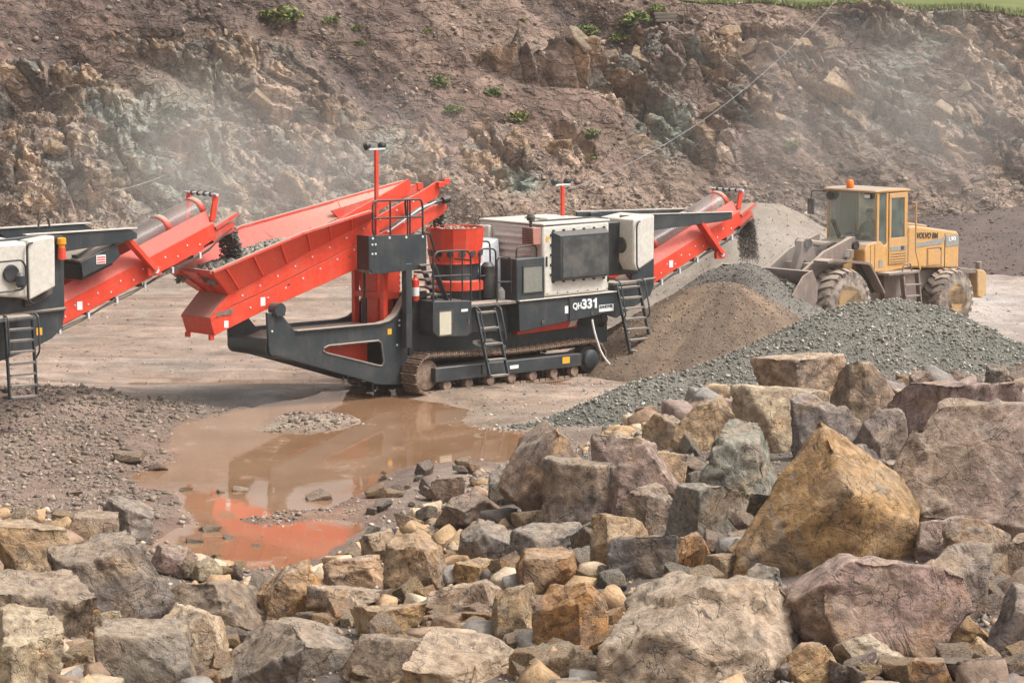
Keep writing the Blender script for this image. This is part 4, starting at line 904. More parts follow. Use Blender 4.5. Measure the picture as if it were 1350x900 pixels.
for z in (2.0, 2.45, 2.9): fx_.box(4.735, 4.765, .0, .022, z-.06, z+.06)
fx_.build('housing_hinge', M['black'], en)['kind'] = 'stuff'
MB().box(3.02, 3.06, .0, .02, 2.35, 2.55).build('door_handle', M['black'], en, .004)
MB().box(3.03, 3.10, .012, .019, 2.85, 2.95).build('sticker', M['decal_yellow'], en)
MB().box(3.6, 4.2, .6, 1.3, 3.215, 3.27).build('roof_hatch', M['cream'], en, .02)
MB().tube(fillet([(3.0,.5,3.22),(3.3,.45,3.235),(4.0,.42,3.235),(4.75,.5,3.23),(5.2,.5,3.18)], .2), .018, 6).build('roof_cable', M['rubber'], en)
light_mast(cr, 4.53, 1.15, 3.2, 3.86)
cbh = MB()
for k in range(3): cbh.tube(fillet([(-.2,.46+.03*k,2.3),(-.05,.40+.03*k,2.0-.06*k),(.35,.38,1.95),(.9,.52,1.9)], .15), .016, 6)
cbh.build('hydraulic_hose', M['rubber'], cr)
MB().box(.92, .96, -.015, .0, 1.32, 1.48).build('door_handle', M['rubber'], cb, .003)
MB().box(2.93, 2.96, -.015, .0, 2.05, 2.22).build('door_handle', M['rubber'], mc, .003)
# ---- rear tank, platform, ladder, tail frame
tk = MB().prism([(5.50,3.17),(6.10,3.24),(6.10,2.32),(5.60,2.10),(5.48,2.28)], .04, 1.05).build('fuel_tank', M['cream'], cr, .03)
MB().lathe((5.49, .40, 2.62), (5.46, .40, 2.62), [(0, .17), (1, .16)], 18).build('tank_grille', M['mesh'], tk)
MB().tube(fillet([(5.66,.02,3.12),(5.56,-.02,3.12),(5.53,-.02,3.0),(5.54,-.02,2.2),(5.66,.0,2.1)], .06), .018).build('tank_rail', M['black'], tk)
MB().box(5.0, 6.05, .45, 1.9, 2.0, 3.1).build('rear_housing', M['black'], cr, .02)
MB().box(4.9, 5.60, .02, .9, 1.84, 1.90).build('rear_platform', M['deck'], cr, .008)
RP = [(4.85,1.28),(5.47,1.10),(6.17,1.37),(6.45,1.50),(6.55,1.70),(6.55,2.95),(6.12,3.2),(5.9,3.2),(5.9,1.85),(4.85,1.85)]
for y in (.50, 1.74): MB().prism(RP, y, y+.06).build('tail_frame', M['grey'], cr, .012)
MB().tube([(5.0,.42,1.82),(6.5,.42,1.86)], .03, 8).build('tail_pipe', M['deck'], cr)
ladder(cr, 4.97, 5.60, .0, -.42, 1.86, .50, 7, M['grey'], True, .05)
for y in (.52, 1.84): MB().prism([(5.6,3.22),(8.9,3.12),(8.92,2.98),(8.6,2.94),(6.5,2.86),(5.6,2.86)], y, y+.05).build('conveyor_hanger', M['grey'], cr, .01)
for y in (.50, 1.86): MB().prism([(5.6,3.225),(8.92,3.125),(8.92,3.14),(5.6,3.24)], y, y+.06).build('hanger_flange', M['cream'], cr)
bc = MB().lathe((6.35,.42,2.98),(6.35,.42,3.16),[(0,.05),(.3,.06),(.35,.075),(.9,.07),(1,.04)],14).build('beacon', M['amber'], cr)
MB().lathe((6.35,.42,2.76),(6.35,.42,2.98),[(0,.07),(1,.06)],12).build('beacon_base', M['red'], bc)
product_conveyor(cr, 6.2, 1.50, 9.72, 2.88, .72, 1.58, .32, (.28, .90), .34)
support_arm(cr, (8.0, .62, 2.96), (8.66, .62, 2.24))

# ------------------------------------------------------------------ the other machine, left edge of the photo
LM_A = R(40); LM_O = np.array([-5.131, 60.105, 0.0])
lm = thing('jaw_crusher', 'tracked crusher cut off at the left edge, feeding the red hopper', 'crusher', tuple(LM_O), LM_A)
product_conveyor(lm, -4.6, 1.78, -.52, 3.36, -.46, .46, .19, (.52, .93), .42)
RPL = [(-9.5,1.25),(-7.2,1.15),(-6.6,1.22),(-5.2,1.56),(-4.72,1.74),(-4.50,1.92),(-4.45,2.2),(-4.45,3.56),(-4.9,3.6),(-9.5,3.4)]
for y in (-.86, .80): MB().prism(RPL, y, y+.06).build('side_frame', M['grey'], lm, .012)
for y in (-.80, .74): 
    MB().prism([(-4.9,3.60),(-3.0,3.60),(-2.85,3.52),(-2.85,3.42),(-3.2,3.36),(-4.5,3.26)], y, y+.05).build('conveyor_hanger', M['grey'], lm, .01)
    MB().prism([(-5.2,3.605),(-2.86,3.605),(-2.86,3.625),(-5.2,3.625)], y-.03, y+.08).build('hanger_flange', M['cream'], lm)
MB().tube([(-5.6,-.90,2.22),(-4.46,-.90,2.26)], .03, 8).build('frame_pipe', M['deck'], lm)
wt = MB().prism([(-5.38,3.54),(-4.83,3.60),(-4.83,2.70),(-5.38,2.48)], -1.18, -.87).build('fuel_tank', M['cream'], lm, .03)
MB().hull8([(-6.3,-1.10,2.62),(-5.39,-1.16,2.52),(-5.39,-.2,2.62),(-6.3,-.2,2.72)], [(-6.3,-1.10,3.50),(-5.39,-1.16,3.52),(-5.39,-.2,3.56),(-6.3,-.2,3.54)]).build('tank_front', M['cream'], lm, .05)
MB().box(-9.5, -6.3, -1.1, 1.1, 1.9, 3.5).build('engine_housing', M['cream'], lm, .05)
MB().lathe((-5.72, -1.15, 2.98), (-5.72, -1.19, 2.98), [(0, .16), (1, .15)], 18).build('tank_grille', M['mesh'], wt)
MB().tube(fillet([(-5.30,-1.2,3.50),(-5.40,-1.22,3.50),(-5.43,-1.22,3.4),(-5.42,-1.22,2.5),(-5.3,-1.2,2.42)], .06), .018).build('tank_rail', M['black'], wt)
railing(lm, [(-6.4,-1.28,3.20),(-5.58,-1.28,3.22),(-5.50,-1.28,3.12),(-5.50,-1.28,2.78),(-5.58,-1.28,2.70),(-6.4,-1.28,2.66)], [], [], .018)
MB().lathe((-5.62,-1.30,2.74),(-5.62,-1.30,3.0),[(0,.05),(.2,.09),(.8,.09),(1,.05)],12).build('door_stop', M['grey'], lm)
MB().box(-9.5, -5.35, -1.35, -.86, 2.16, 2.24).build('platform', M['deck'], lm, .01)
pm = MB()
for k in range(3): pm.tube(fillet([(-5.3,-.92,2.36+.05*k),(-5.0,-.95,2.44+.05*k),(-4.75,-.92,2.58+.03*k)], .1), .025, 6)
pm.build('hose_bundle', M['rubber'], lm)
ladder(lm, -5.95, -5.40, -1.30, -1.42, 2.28, .80, 8, M['grey'], True, -.05)
MB().box(-5.05, -4.93, -.868, -.862, 1.82, 1.95).build('sticker', M['decal_yellow'], lm)
bc = MB().lathe((-4.55,-.95,3.36),(-4.55,-.95,3.54),[(0,.06),(.3,.06),(.35,.085),(.9,.08),(1,.05)],14).build('beacon', M['amber'], lm)
MB().lathe((-4.55,-.95,3.15),(-4.55,-.95,3.36),[(0,.08),(1,.07)],12).build('beacon_base', M['red'], bc)
# overband magnet across the belt
mg = MB().prism([(-4.02,3.06),(-3.98,2.78),(-3.30,3.02),(-3.18,3.12),(-3.26,3.34)], -.74, -.70).build('magnet_separator', M['grey'], lm, .01)
MB().prism([(-4.02,3.04),(-3.26,3.32),(-3.28,3.36),(-4.04,3.08)], -.72, .55).build('separator_belt', M['belt'], mg)
MB().prism([(-4.0,2.98),(-3.95,2.72),(-3.3,2.96),(-3.28,3.26)], -.66, .5).build('magnet_block', M['black'], mg)
MB().beam((-4.0,-.5,3.14),(-3.4,-.3,3.36),.14,.06).build('separator_frame', M['deck'], mg)
pl = MB().box(-3.70, -3.50, -.752, -.745, 3.00, 3.16).build('sign_plate', M['decal_white'], mg)
sg = MB()
for z in (3.02, 3.065, 3.11): sg.box(-3.685, -3.515, -.757, -.752, z, z+.022)
sg.build('sign_print', M['decal_red'], pl)
support_arm(lm, (-3.02, -.58, 3.50), (-2.34, -.58, 2.80))
MB().cyl((-2.95, -.52, 3.48), (-2.55, -.52, 3.08), .045, 10).build('arm_ram', M['black'], lm)
MB().tube([(-4.2+.12*math.cos(a), .2, 3.62+.22*math.sin(a)*1.0) for a in np.linspace(0, math.pi, 10)], .02).build('hose_loop', M['rubber'], lm)
MB().lathe((-4.55, -.475, 1.98), (-4.55, -.49, 1.98), [(0, .09), (.4, .09), (1, .06)], 14).build('inspection_port', M['silver'], lm)
# undercarriage, mostly outside the photo
MB().box(-9.4, -6.6, -.9, .8, .35, 1.3).build('belly_beam', M['black'], lm, .02)
for y in (-1.1, .75): MB().prism([(-9.9,.55),(-9.6,.1),(-6.6,.1),(-6.25,.5),(-6.5,.85),(-9.6,.9)], y, y+.45).build('crawler_track', M['track'], lm, .02)

# ------------------------------------------------------------------ wheel loader
LD_O = on_level(1262, 397, .66); LD_A = R(44)
ld = thing('wheel_loader', 'dusty yellow wheel loader with raised muddy bucket at the stockpiles', 'loader', (LD_O[0], LD_O[1], 0), LD_A)
YFAR = 2.35                                   # outer faces of the wheels: y = 0 (near) .. YFAR
def wheel(x, y, z, near, k_=1.0):
    s = 1 if near else -1; w_ = .52*s*k_
    prof = [(u_, r_*k_) for u_, r_ in [(0, .36), (.02, .40), (.05, .54), (.10, .60), (.18, .635), (.82, .635), (.90, .60), (.95, .54), (.98, .40), (1, .36)]]
    ty = MB().lathe((x, y, z), (x, y+w_, z), prof, 40).build('wheel', M['tyre'], ld)
    lg = MB(); nl = 22
    for k in range(nl):
        for h in (0, 1):
            a0 = 2*math.pi*(k+.5*h)/nl; V = []
            for (u, da, ri, ro) in ((.04 if h == 0 else .50, 0, .55 if h == 0 else .62, .625 if h == 0 else .68), (.24 if h == 0 else .76, .10, .61, .68), (.52 if h == 0 else .96, .22, .62 if h == 0 else .55, .68 if h == 0 else .625)):
                for rr in (ri, ro):
                    for dd in (0, .17): V.append((x+k_*rr*math.cos(a0+da*(1 if h == 0 else -1)+dd), y+w_*u, z+k_*rr*math.sin(a0+da*(1 if h == 0 else -1)+dd)))
            F = []
            for i in (0, 4): F += [(i, i+4, i+5, i+1), (i+2, i+3, i+7, i+6), (i, i+2, i+6, i+4), (i+1, i+5, i+7, i+3)]
            F += [(0,1,3,2), (8,10,11,9)]
            lg.add(V, F)
    lg.build('tread_lug', M['tyre'], ty)
    rm = MB().lathe((x, y-.0*s, z), (x, y+.30*s, z), [(u_, r_*k_) for u_, r_ in [(0, .365), (.03, .33), (.12, .315), (.5, .30), (.8, .26), (.82, .12), (.45, .11), (.40, .06)]], 28).build('rim', M['yellow_dusty'], ty)
    nb = MB()
    for k in range(10): a = 6.283*k/10; nb.cyl((x+.19*math.cos(a), y+.22*s, z+.19*math.sin(a)), (x+.19*math.cos(a), y+.25*s, z+.19*math.sin(a)), .018, 6)
    nb.build('wheel_nut', M['muddy'], rm)
for x, z, k_ in ((0, .70, 1.03), (-3.86, .82, 1.24)):
    wheel(x, 0, z, True, k_); wheel(x, YFAR, z, False, k_)
MB().cyl((0, .3, .66), (0, 2.05, .66), .16, 14).build('axle', M['muddy'], ld); MB().cyl((-3.82, .3, .7), (-3.82, 2.05, .7), .16, 14).build('axle', M['muddy'], ld)
# rear body
MB().prism([(-1.9,.55),(.9,.6),(1.3,.75),(1.3,1.25),(.5,1.36),(-1.9,1.40)], .62, 1.72).build('rear_frame', M['muddy'], ld, .02)
hd = MB().prism([(-1.28,2.44),(-1.05,2.45),(.50,2.23),(.58,2.16),(.58,1.36),(-1.04,1.47),(-1.34,1.48)], .42, 1.93).build('hood', M['yellow'], ld, .05)
MB().prism([(-1.05,2.46),(-.15,2.34),(-.15,2.39),(-1.05,2.52)], .8, 1.6).build('hood_lid', M['yellow'], hd, .02)
stp = paint('faded_grey_stripe', (.26, .26, .24), .4, .6)
MB().prism([(-1.05,2.04),(-.6,2.06),(-.05,2.10),(.03,2.18),(.03,2.05),(-.1,1.98),(-1.05,1.94)], .410, .418).build('stripe', stp, hd)
MB().box(.07, .54, .410, .418, 1.90, 2.15).build('stripe', stp, hd)
lettering(hd, 'VOLVO BM', -1.02, .408, 2.155, .135, M['decal_dark'], .02, 1.0, .78, slope=-.06)
lettering(hd, 'L90', .16, .404, 2.02, .10, M['decal_white'], .02, 1.0, .26)
sm = MB().box(.030, .042, .408, .42, 1.40, 2.20).box(-.62, -.10, .412, .419, 1.885, 1.895).box(-.10, -.09, .412, .419, 1.45, 1.895).box(-.62, -.61, .412, .419, 1.47, 1.895); sm.build('panel_seam', M['decal_dark'], hd)
MB().box(-.585, -.125, .405, .419, 1.50, 1.86).build('side_hatch', M['yellow'], hd, .01)
MB().cyl((-.14, .395, 1.85), (-.14, .41, 1.85), .02, 8).build('hatch_lock', M['decal_dark'], hd)
cw = MB().prism([(.55,1.34),(1.28,1.28),(1.28,.72),(.62,.80)], .9, 1.6).build('rear_grille', M['muddy'], ld, .02)
MB().prism([(1.25,1.30),(1.50,1.26),(1.62,1.15),(1.58,.68),(1.40,.60),(1.25,.66)], .38, 1.98).build('counterweight', M['yellow_dusty'], ld, .03)
MB().prism([(.62,1.36),(1.25,1.30),(1.25,1.20),(.62,1.24)], .42, .52).build('rear_bracket', M['muddy'], ld, .01)
MB().prism([(1.36,1.26),(1.46,1.26),(1.46,1.46),(1.36,1.46)], .42, .55).build('rear_lamp', M['muddy'], ld, .02)
# step and platform by the door
MB().box(-2.42, -1.30, .06, .62, 1.40, 1.46).build('platform', M['muddy'], ld, .01)
lad = MB()
for x in (-1.74, -1.20): lad.beam((x, .12, .55), (x-.10, .16, 1.42), .05, .12, (0, 1, 0))
lad = lad.build('step_ladder', M['muddy'], ld, .006)
for z in (.60, .88, 1.14): MB().box(-1.80, -1.22, .06, .24, z-.015, z+.015).build('rung', M['muddy'], lad)
MB().tube(fillet([(-1.9,.1,1.46),(-1.86,.1,1.62),(-1.62,.1,1.64),(-1.55,.1,1.46)], .06), .02).build('grab_rail', M['muddy'], ld)
MB().tube(fillet([(-1.33,.30,3.0),(-1.28,.22,3.0),(-1.28,.22,1.9),(-1.25,.1,1.46)], .06), .02).build('grab_rail', M['yellow'], ld)
# cab
CBX0, CBX1, CBY0, CBY1 = -2.46, -1.38, .38, 1.86
lowc = MB().prism([(-1.36,1.50),(-1.36,2.18),(-2.10,2.14),(-2.20,2.06),(-2.34,2.17),(-2.48,2.17),(-2.80,2.12),(-2.90,2.0),(-2.88,1.62),(-2.78,1.48),(-2.1,1.44)], CBY0, CBY1).build('cab_base', M['yellow'], ld, .03)
for x in (-2.55, -2.70): MB().box(x-.004, x+.004, CBY0-.006, CBY0+.0, 1.55, 2.10).build('panel_seam', M['decal_dark'], lowc)
P_ = [(-2.44,CBY0),(-2.44,CBY1-.05),(-1.42,CBY0),(-1.42,CBY1-.05)]
for x, y in P_: MB().box(x-.04, x+.04, y, y+.06, 2.14, 3.26).build('cab_pillar', M['yellow'], ld, .012)
for y in (CBY0-.002, CBY1-.058): MB().box(-2.15, -2.08, y, y+.062, 2.10, 3.27).build('cab_pillar', M['yellow'], ld, .012)
rf = MB().prism([(-2.58,3.265),(-1.34,3.25),(-1.32,3.30),(-1.5,3.33),(-2.3,3.345),(-2.58,3.32)], CBY0-.03, CBY1+.05).build('cab_roof', M['yellow'], ld, .03)
MB().box(-2.44, -1.42, CBY0+.07, CBY1-.07, 3.235, 3.268).build('headlining', M['rubber'], rf)
def pane(pts, name='window_pane'):
    m = MB(); a, b, c_ = [Vector(p) for p in pts[:3]]; nrm = (b-a).cross(c_-a).normalized()*.006
    m.add([tuple(p) for p in pts]+[tuple(Vector(p)+nrm) for p in pts], [tuple(range(len(pts))), tuple(range(2*len(pts)-1, len(pts)-1, -1))]+[(i, (i+1) % len(pts), len(pts)+(i+1) % len(pts), len(pts)+i) for i in range(len(pts))])
    return m.build(name, M['glass'], ld)
pane([(-2.47,CBY0+.05,2.17),(-2.47,CBY1-.05,2.17),(-2.47,CBY1-.05,3.26),(-2.47,CBY0+.05,3.26)], 'windscreen')
pane([(-2.42,CBY0+.02,2.17),(-2.34,CBY0+.02,2.17),(-2.20,CBY0+.02,2.06),(-2.15,CBY0+.02,2.10),(-2.15,CBY0+.02,3.26),(-2.42,CBY0+.02,3.26)])
pane([(-2.42,CBY1-.02,2.17),(-2.15,CBY1-.02,2.17),(-2.15,CBY1-.02,3.26),(-2.42,CBY1-.02,3.26)]); pane([(-2.08,CBY1-.02,2.2),(-1.46,CBY1-.02,2.2),(-1.46,CBY1-.02,3.24),(-2.08,CBY1-.02,3.24)])
pane([(-1.40,CBY0+.06,2.3),(-1.40,CBY1-.06,2.3),(-1.40,CBY1-.06,3.24),(-1.40,CBY0+.06,3.24)])
dr = MB()
DX0, DX1 = -2.07, -1.44
for a in ((DX0,DX1,3.12,3.24),(DX0,DX1,1.62,2.22),(DX0,DX0+.07,2.22,3.12),(DX1-.09,DX1,2.22,3.12)): dr.box(a[0], a[1], CBY0-.03, CBY0+.02, a[2], a[3])
dr = dr.build('cab_door', M['yellow'], ld, .012)
MB().box(DX0+.07, DX1-.09, CBY0-.008, CBY0, 2.22, 3.12).build('door_pane', M['glass'], dr)
sl_ = MB().box(DX0+.03, DX1-.03, CBY0-.04, CBY0-.03, 1.92, 2.02); sl_.build('stripe', stp, dr); MB().box(DX1-.22, DX1-.12, CBY0-.055, CBY0-.04, 1.94, 2.02).build('handle', M['decal_dark'], dr)
lv = MB()
for k in range(4): lv.box(DX0+.04, DX1-.04, CBY0-.036, CBY0-.03, 1.66+.06*k, 1.672+.06*k)
lv.build('door_rib', M['decal_dark'], dr)
MB().box(-2.40, -2.28, CBY0-.012, CBY0, 1.58, 1.74).build('air_intake', stp, lowc)
MB().lathe((-2.40, 1.25, 3.33), (-2.40, 1.25, 3.53), [(0, .075), (.15, .09), (.75, .085), (.95, .06), (1, .02)], 14).build('beacon', M['orange'], ld)
wl = MB().box(-2.55, -2.48, .52, .72, 3.12, 3.24).build('work_lamp', M['black'], ld, .01); MB().box(-2.556, -2.551, .54, .70, 3.14, 3.22).build('lens', M['lamp'], wl)
wl = MB().lathe((-2.48, 1.72, 3.16), (-2.57, 1.72, 3.14), [(0, .05), (.4, .09), (1, .10)], 12).build('work_lamp', M['black'], ld); 
mr = MB().tube(fillet([(-2.5,1.86,3.24),(-2.62,2.2,3.24),(-2.64,2.22,3.05)], .05), .014).box(-2.66, -2.63, 2.12, 2.30, 2.70, 3.05).build('mirror', M['rubber'], ld)
wp = MB().tube([(-2.485,1.50,2.18),(-2.49,1.74,2.60)], .012).tube([(-2.485,1.43,2.18),(-2.49,1.67,2.60)], .010); wp.build('wiper', M['rubber'], ld)
# inside the cab
se = MB().box(-1.95, -1.52, .92, 1.42, 1.70, 1.86).build('seat', M['seat'], ld, .04); MB().hull8([(-1.62,.94,1.84),(-1.50,.94,1.84),(-1.50,1.40,1.84),(-1.62,1.40,1.84)], [(-1.54,.98,2.55),(-1.44,.98,2.55),(-1.44,1.36,2.55),(-1.54,1.36,2.55)]).build('backrest', M['seat'], se, .03)
MB().tube([(-2.17+.10*math.cos(a)*.5, 1.17+.19*math.sin(a), 2.24+.10*math.cos(a)) for a in np.linspace(0, 6.283, 21)], .016).tube([(-2.17,1.17,2.24),(-2.33,1.17,1.75)], .03).build('steering_wheel', M['rubber'], ld)
MB().box(-2.43, -2.32, .5, 1.75, 1.8, 2.10).build('dashboard', M['seat'], ld, .03)
# front body: articulated frame, arms, bucket
MB().prism([(-4.6,.55),(-1.9,.55),(-1.9,1.2),(-2.9,1.3),(-3.3,1.75),(-4.2,1.75)], .72, 1.62).build('front_frame', M['muddy'], ld, .02)
for y0_, y1_ in ((.0, .52), (1.83, 2.35)):
    if y0_ < 1: MB().prism([(-4.50,1.80),(-4.3,1.84),(-3.12,1.70),(-3.02,1.65),(-2.52,1.00),(-2.48,1.02),(-2.99,1.71),(-3.12,1.76),(-4.30,1.90),(-4.52,1.86)], y0_+.10, y1_).build('front_mudguard', M['muddy'], ld, .006)
    MB().prism([(-3.25,1.68),(-3.06,1.66),(-2.58,1.04),(-2.8,1.0),(-3.0,1.3)], y0_+.35 if y0_ < 1 else y0_+.1, y0_+.37 if y0_ < 1 else y0_+.12).build('mudguard_stay', M['black'], ld)
for y, far in ((.62, 0), (1.66, 1)):
    hl_ = MB().box(-3.36, -3.22, y-.20 if not far else y+.34, y+.04 if not far else y+.58, 1.84, 2.02).build('headlamp', M['muddy'], ld, .01)
    yy = (y-.18, y+.02) if not far else (y+.36, y+.56)
    MB().box(-3.368, -3.361, yy[0], yy[1], 1.86, 2.0).build('lens', M['lamp'], hl_)
    MB().beam((-3.28, y if not far else y+.4, 1.70), (-3.28, y if not far else y+.4, 1.86), .05, .05).build('lamp_post', M['muddy'], hl_)
    # loader frame tower and lift arm
    MB().prism([(-3.0,1.2),(-2.92,2.25),(-3.10,2.30),(-3.35,2.18),(-3.75,1.3)], y+.06, y+.12).build('loader_tower', M['muddy'] if far else M['yellow'], ld, .01)
    MB().prism([(-2.98,2.28),(-3.08,2.30),(-4.05,2.02),(-5.15,1.42),(-5.55,1.06),(-5.50,.88),(-5.28,.90),(-4.55,1.12),(-3.62,1.42),(-3.02,2.12)], y-.04, y+.05).build('lift_arm', M['muddy'], ld, .015)
    MB().cyl((-3.4, y+.16, 1.25), (-4.2, y+.14, 1.30), .07, 12).build('lift_ram', M['chrome'], ld)
MB().prism([(-3.65,1.55),(-3.95,2.22),(-4.10,2.30),(-4.28,2.24),(-4.30,2.05),(-4.72,1.15),(-4.60,1.10),(-4.2,1.8)], 1.05, 1.25).build('tilt_lever', M['muddy'], ld, .02)
MB().lathe((-4.12, .98, 2.18), (-4.12, 1.32, 2.18), [(0, .11), (1, .11)], 16).build('lever_pin', M['black'], ld)
MB().cyl((-3.0, 1.15, 2.05), (-4.05, 1.15, 2.20), .075, 12).build('tilt_ram', M['muddy'], ld)
hp = MB()
for k in range(4): hp.tube(fillet([(-3.05,.85+.09*k,1.85),(-3.35,.85+.09*k,2.22-.02*k),(-3.75,.88+.08*k,2.05),(-3.8,.9+.08*k,1.7)], .25), .022, 6)
hp.build('hydraulic_hose', M['rubber'], ld)
MB().cyl((-3.02, .52, 2.10), (-3.02, .60, 2.10), .10, 14).build('arm_pivot', M['black'], ld)
# bucket: curved shell, side plates, cutting edge
bp = [(-5.30,1.72),(-5.13,1.40),(-5.15,1.05),(-5.37,.80),(-5.70,.70),(-6.40,.74)]
bi = [(-6.40,.78),(-5.71,.75),(-5.40,.85),(-5.20,1.08),(-5.18,1.38),(-5.35,1.70)]
bk_ = MB().prism(bp+bi, -.12, 2.50).build('bucket', M['muddy'], ld, .006)
for y in (-.14, 2.48): MB().prism([(-5.30,1.73),(-5.11,1.40),(-5.13,1.04),(-5.36,.78),(-5.70,.68),(-6.43,.72),(-6.20,.95),(-5.60,1.62)], y, y+.04).build('side_plate', M['muddy'], bk_, .006)
MB().box(-6.57, -6.37, -.15, 2.53, .735, .765).build('cutting_edge', M['muddy'], bk_)
bl = bk_
fl_n = 900; rg = np.random.default_rng(5); lx = rg.uniform(-6.25, -5.30, fl_n); ly = rg.uniform(-.05, 2.42, fl_n); lz = 1.02+.5*sstep(-6.45, -5.45, lx)*1.0-.25*np.abs(ly-1.18)/1.3+rg.uniform(-.05, .05, fl_n)
bload = chips('bucket_load', np.stack([lx, ly, lz], -1), rg.uniform(.04, .09, fl_n), pick(rg, [(.2,.185,.16),(.15,.14,.12),(.26,.24,.2)], fl_n), rg)
bload.location = (LD_O[0], LD_O[1], 0); bload.rotation_euler = (0, 0, LD_A); tag(bload, 'crushed grey stone lying in the loader bucket', 'gravel', kind='stuff')

# driver: one skinned body, seated, hands on the wheel
def person(root_loc, rz):
    J = {'pelvis': ((-1.78,1.17,1.95),.15),'waist': ((-1.74,1.17,2.12),.14),'chest': ((-1.72,1.17,2.36),.165),'neck': ((-1.75,1.17,2.56),.06),'skull': ((-1.79,1.17,2.70),.10),'crown': ((-1.78,1.17,2.80),.085)}
    E_ = [('pelvis','waist'),('waist','chest'),('chest','neck'),('neck','skull'),('skull','crown')]
    J['nose'] = ((-1.895,1.17,2.69),.018); E_.append(('skull','nose'))
    for s, k in ((-1, 'n'), (1, 'f')):
        J['sh'+k] = ((-1.73,1.17+s*.20,2.46),.075); J['el'+k] = ((-1.88,1.17+s*.29,2.20),.052); J['wr'+k] = ((-2.04,1.17+s*.21,2.27),.036); J['pa'+k] = ((-2.11,1.17+s*.19,2.29),.034)
        J['hi'+k] = ((-1.80,1.17+s*.10,1.92),.105); J['kn'+k] = ((-2.14,1.17+s*.15,1.96),.075); J['an'+k] = ((-2.24,1.17+s*.15,1.55),.05); J['to'+k] = ((-2.38,1.17+s*.16,1.50),.04)
        E_ += [('chest','sh'+k),('sh'+k,'el'+k),('el'+k,'wr'+k),('wr'+k,'pa'+k),('pelvis','hi'+k),('hi'+k,'kn'+k),('kn'+k,'an'+k),('an'+k,'to'+k)]
        for f in range(5):
            dy = (f-2)*.017; J['f%d%s' % (f, k)] = ((-2.165-.006*(f in (1, 2, 3)),1.17+s*(.185)+dy*.4,2.30+dy),.009); J['g%d%s' % (f, k)] = ((-2.182,1.17+s*.175+dy*.4,2.275+dy),.008)
            E_ += [('pa'+k, 'f%d%s' % (f, k)), ('f%d%s' % (f, k), 'g%d%s' % (f, k))]
    names = list(J); me = bpy.data.meshes.new('person'); me.from_pydata([J[n][0] for n in names], [(names.index(a), names.index(b)) for a, b in E_], [])
    o = link('person', me, M['shirt']); sk = o.modifiers.new('skin', 'SKIN'); sk.use_smooth_shade = True
    if not me.skin_vertices: me.skin_vertices.new()
    for i, n in enumerate(names): me.skin_vertices[0].data[i].radius = (J[n][1], J[n][1])
    me.skin_vertices[0].data[0].use_root = True
    ss = o.modifiers.new('smooth', 'SUBSURF'); ss.levels = 1; ss.render_levels = 1
    dg = bpy.context.evaluated_depsgraph_get(); m2 = bpy.data.meshes.new_from_object(o.evaluated_get(dg)); o.modifiers.clear(); o.data = m2
    m2.materials.clear(); m2.materials.append(M['shirt']); m2.materials.append(M['skin'])
    for p in m2.polygons:
        c = p.center; p.material_index = 1 if (c.z > 2.57 or c.x < -2.02 and c.z > 2.1) else 0
    o.location = root_loc; o.rotation_euler = (0, 0, rz)
    tag(o, 'driver in a dark shirt seated behind the loader windscreen', 'person')
    h = MB().lathe((-1.77,1.17,2.74),(-1.765,1.17,2.845),[(0,.108),(.4,.108),(.8,.075),(1,.02)],14).build('hair', M['seat'], o); return o
person((LD_O[0], LD_O[1], 0), LD_A)
# ================================================================== STONE IN THE AIR AND ON THE BELTS
def loc2w(root, P):
    a = root.rotation_euler[2]; c, s = math.cos(a), math.sin(a); P = np.asarray(P, float); o = np.array(root.location)
    return np.stack([o[0]+P[:, 0]*c-P[:, 1]*s, o[1]+P[:, 0]*s+P[:, 1]*c, o[2]+P[:, 2]], -1)
GREY = [(.17,.165,.14),(.23,.22,.19),(.13,.13,.115),(.28,.26,.22)]
def stream(root, x0, z0, yc, half, vx, drop, n, sz, label, seed, pal=GREY):
    rg = np.random.default_rng(seed); tmax = math.sqrt(2*drop/9.8); t = rg.uniform(0, 1, n)*tmax
    v = vx*(1+rg.normal(0, .10, n)); x = x0+v*t+rg.normal(0, .03, n); z = z0-.5*9.8*t*t*.9+.1*t+rg.normal(0, .05, n); y = yc+rg.uniform(-half, half, n)*(1+.15*t)
    tag(chips('falling_stone', loc2w(root, np.stack([x, y, z], -1)), rg.uniform(sz*.5, sz*1.5, n), pick(rg, pal, n), rg, .8), label, 'gravel', kind='stuff')
stream(lm, -.45, 3.42, 0, .32, .75, .95, 2600, .024, 'broken stone falling from the left conveyor into the red hopper', 21)
stream(cr, 9.85, 2.95, YC, .26, .55, 1.10, 11000, .010, 'grey stone falling off the conveyor tip onto the dark cone', 22, [(.16,.145,.12),(.12,.11,.10),(.2,.18,.15)])
stream(cr, 1.02, 3.66, YC, .26, .55, .55, 300, .04, 'broken stone dropping into the open crusher bowl', 23)
rg = np.random.default_rng(31); n = 1700
t_ = rg.uniform(0, 1, n)**1.6; xx = -4.85+2.1*t_; yy = YC+rg.uniform(-.55, .55, n)*(1-.25*t_)
zz = 2.40+.02*rg.normal(0, 1, n)+.24*(1-t_)*np.cos((yy-YC)*1.7)+.36*(xx+4.85)*.98-.12*np.abs(yy-YC)
tag(chips('hopper_load', loc2w(cr, np.stack([xx, yy, zz], -1)), rg.uniform(.03, .085, n), pick(rg, GREY+[(.30,.255,.20)], n), rg, .8), 'broken grey stone heaped in the mouth of the red hopper', 'gravel', kind='stuff')
n = 500; a = rg.uniform(0, 6.283, n); r = .52*np.sqrt(rg.uniform(0, 1, n)); 
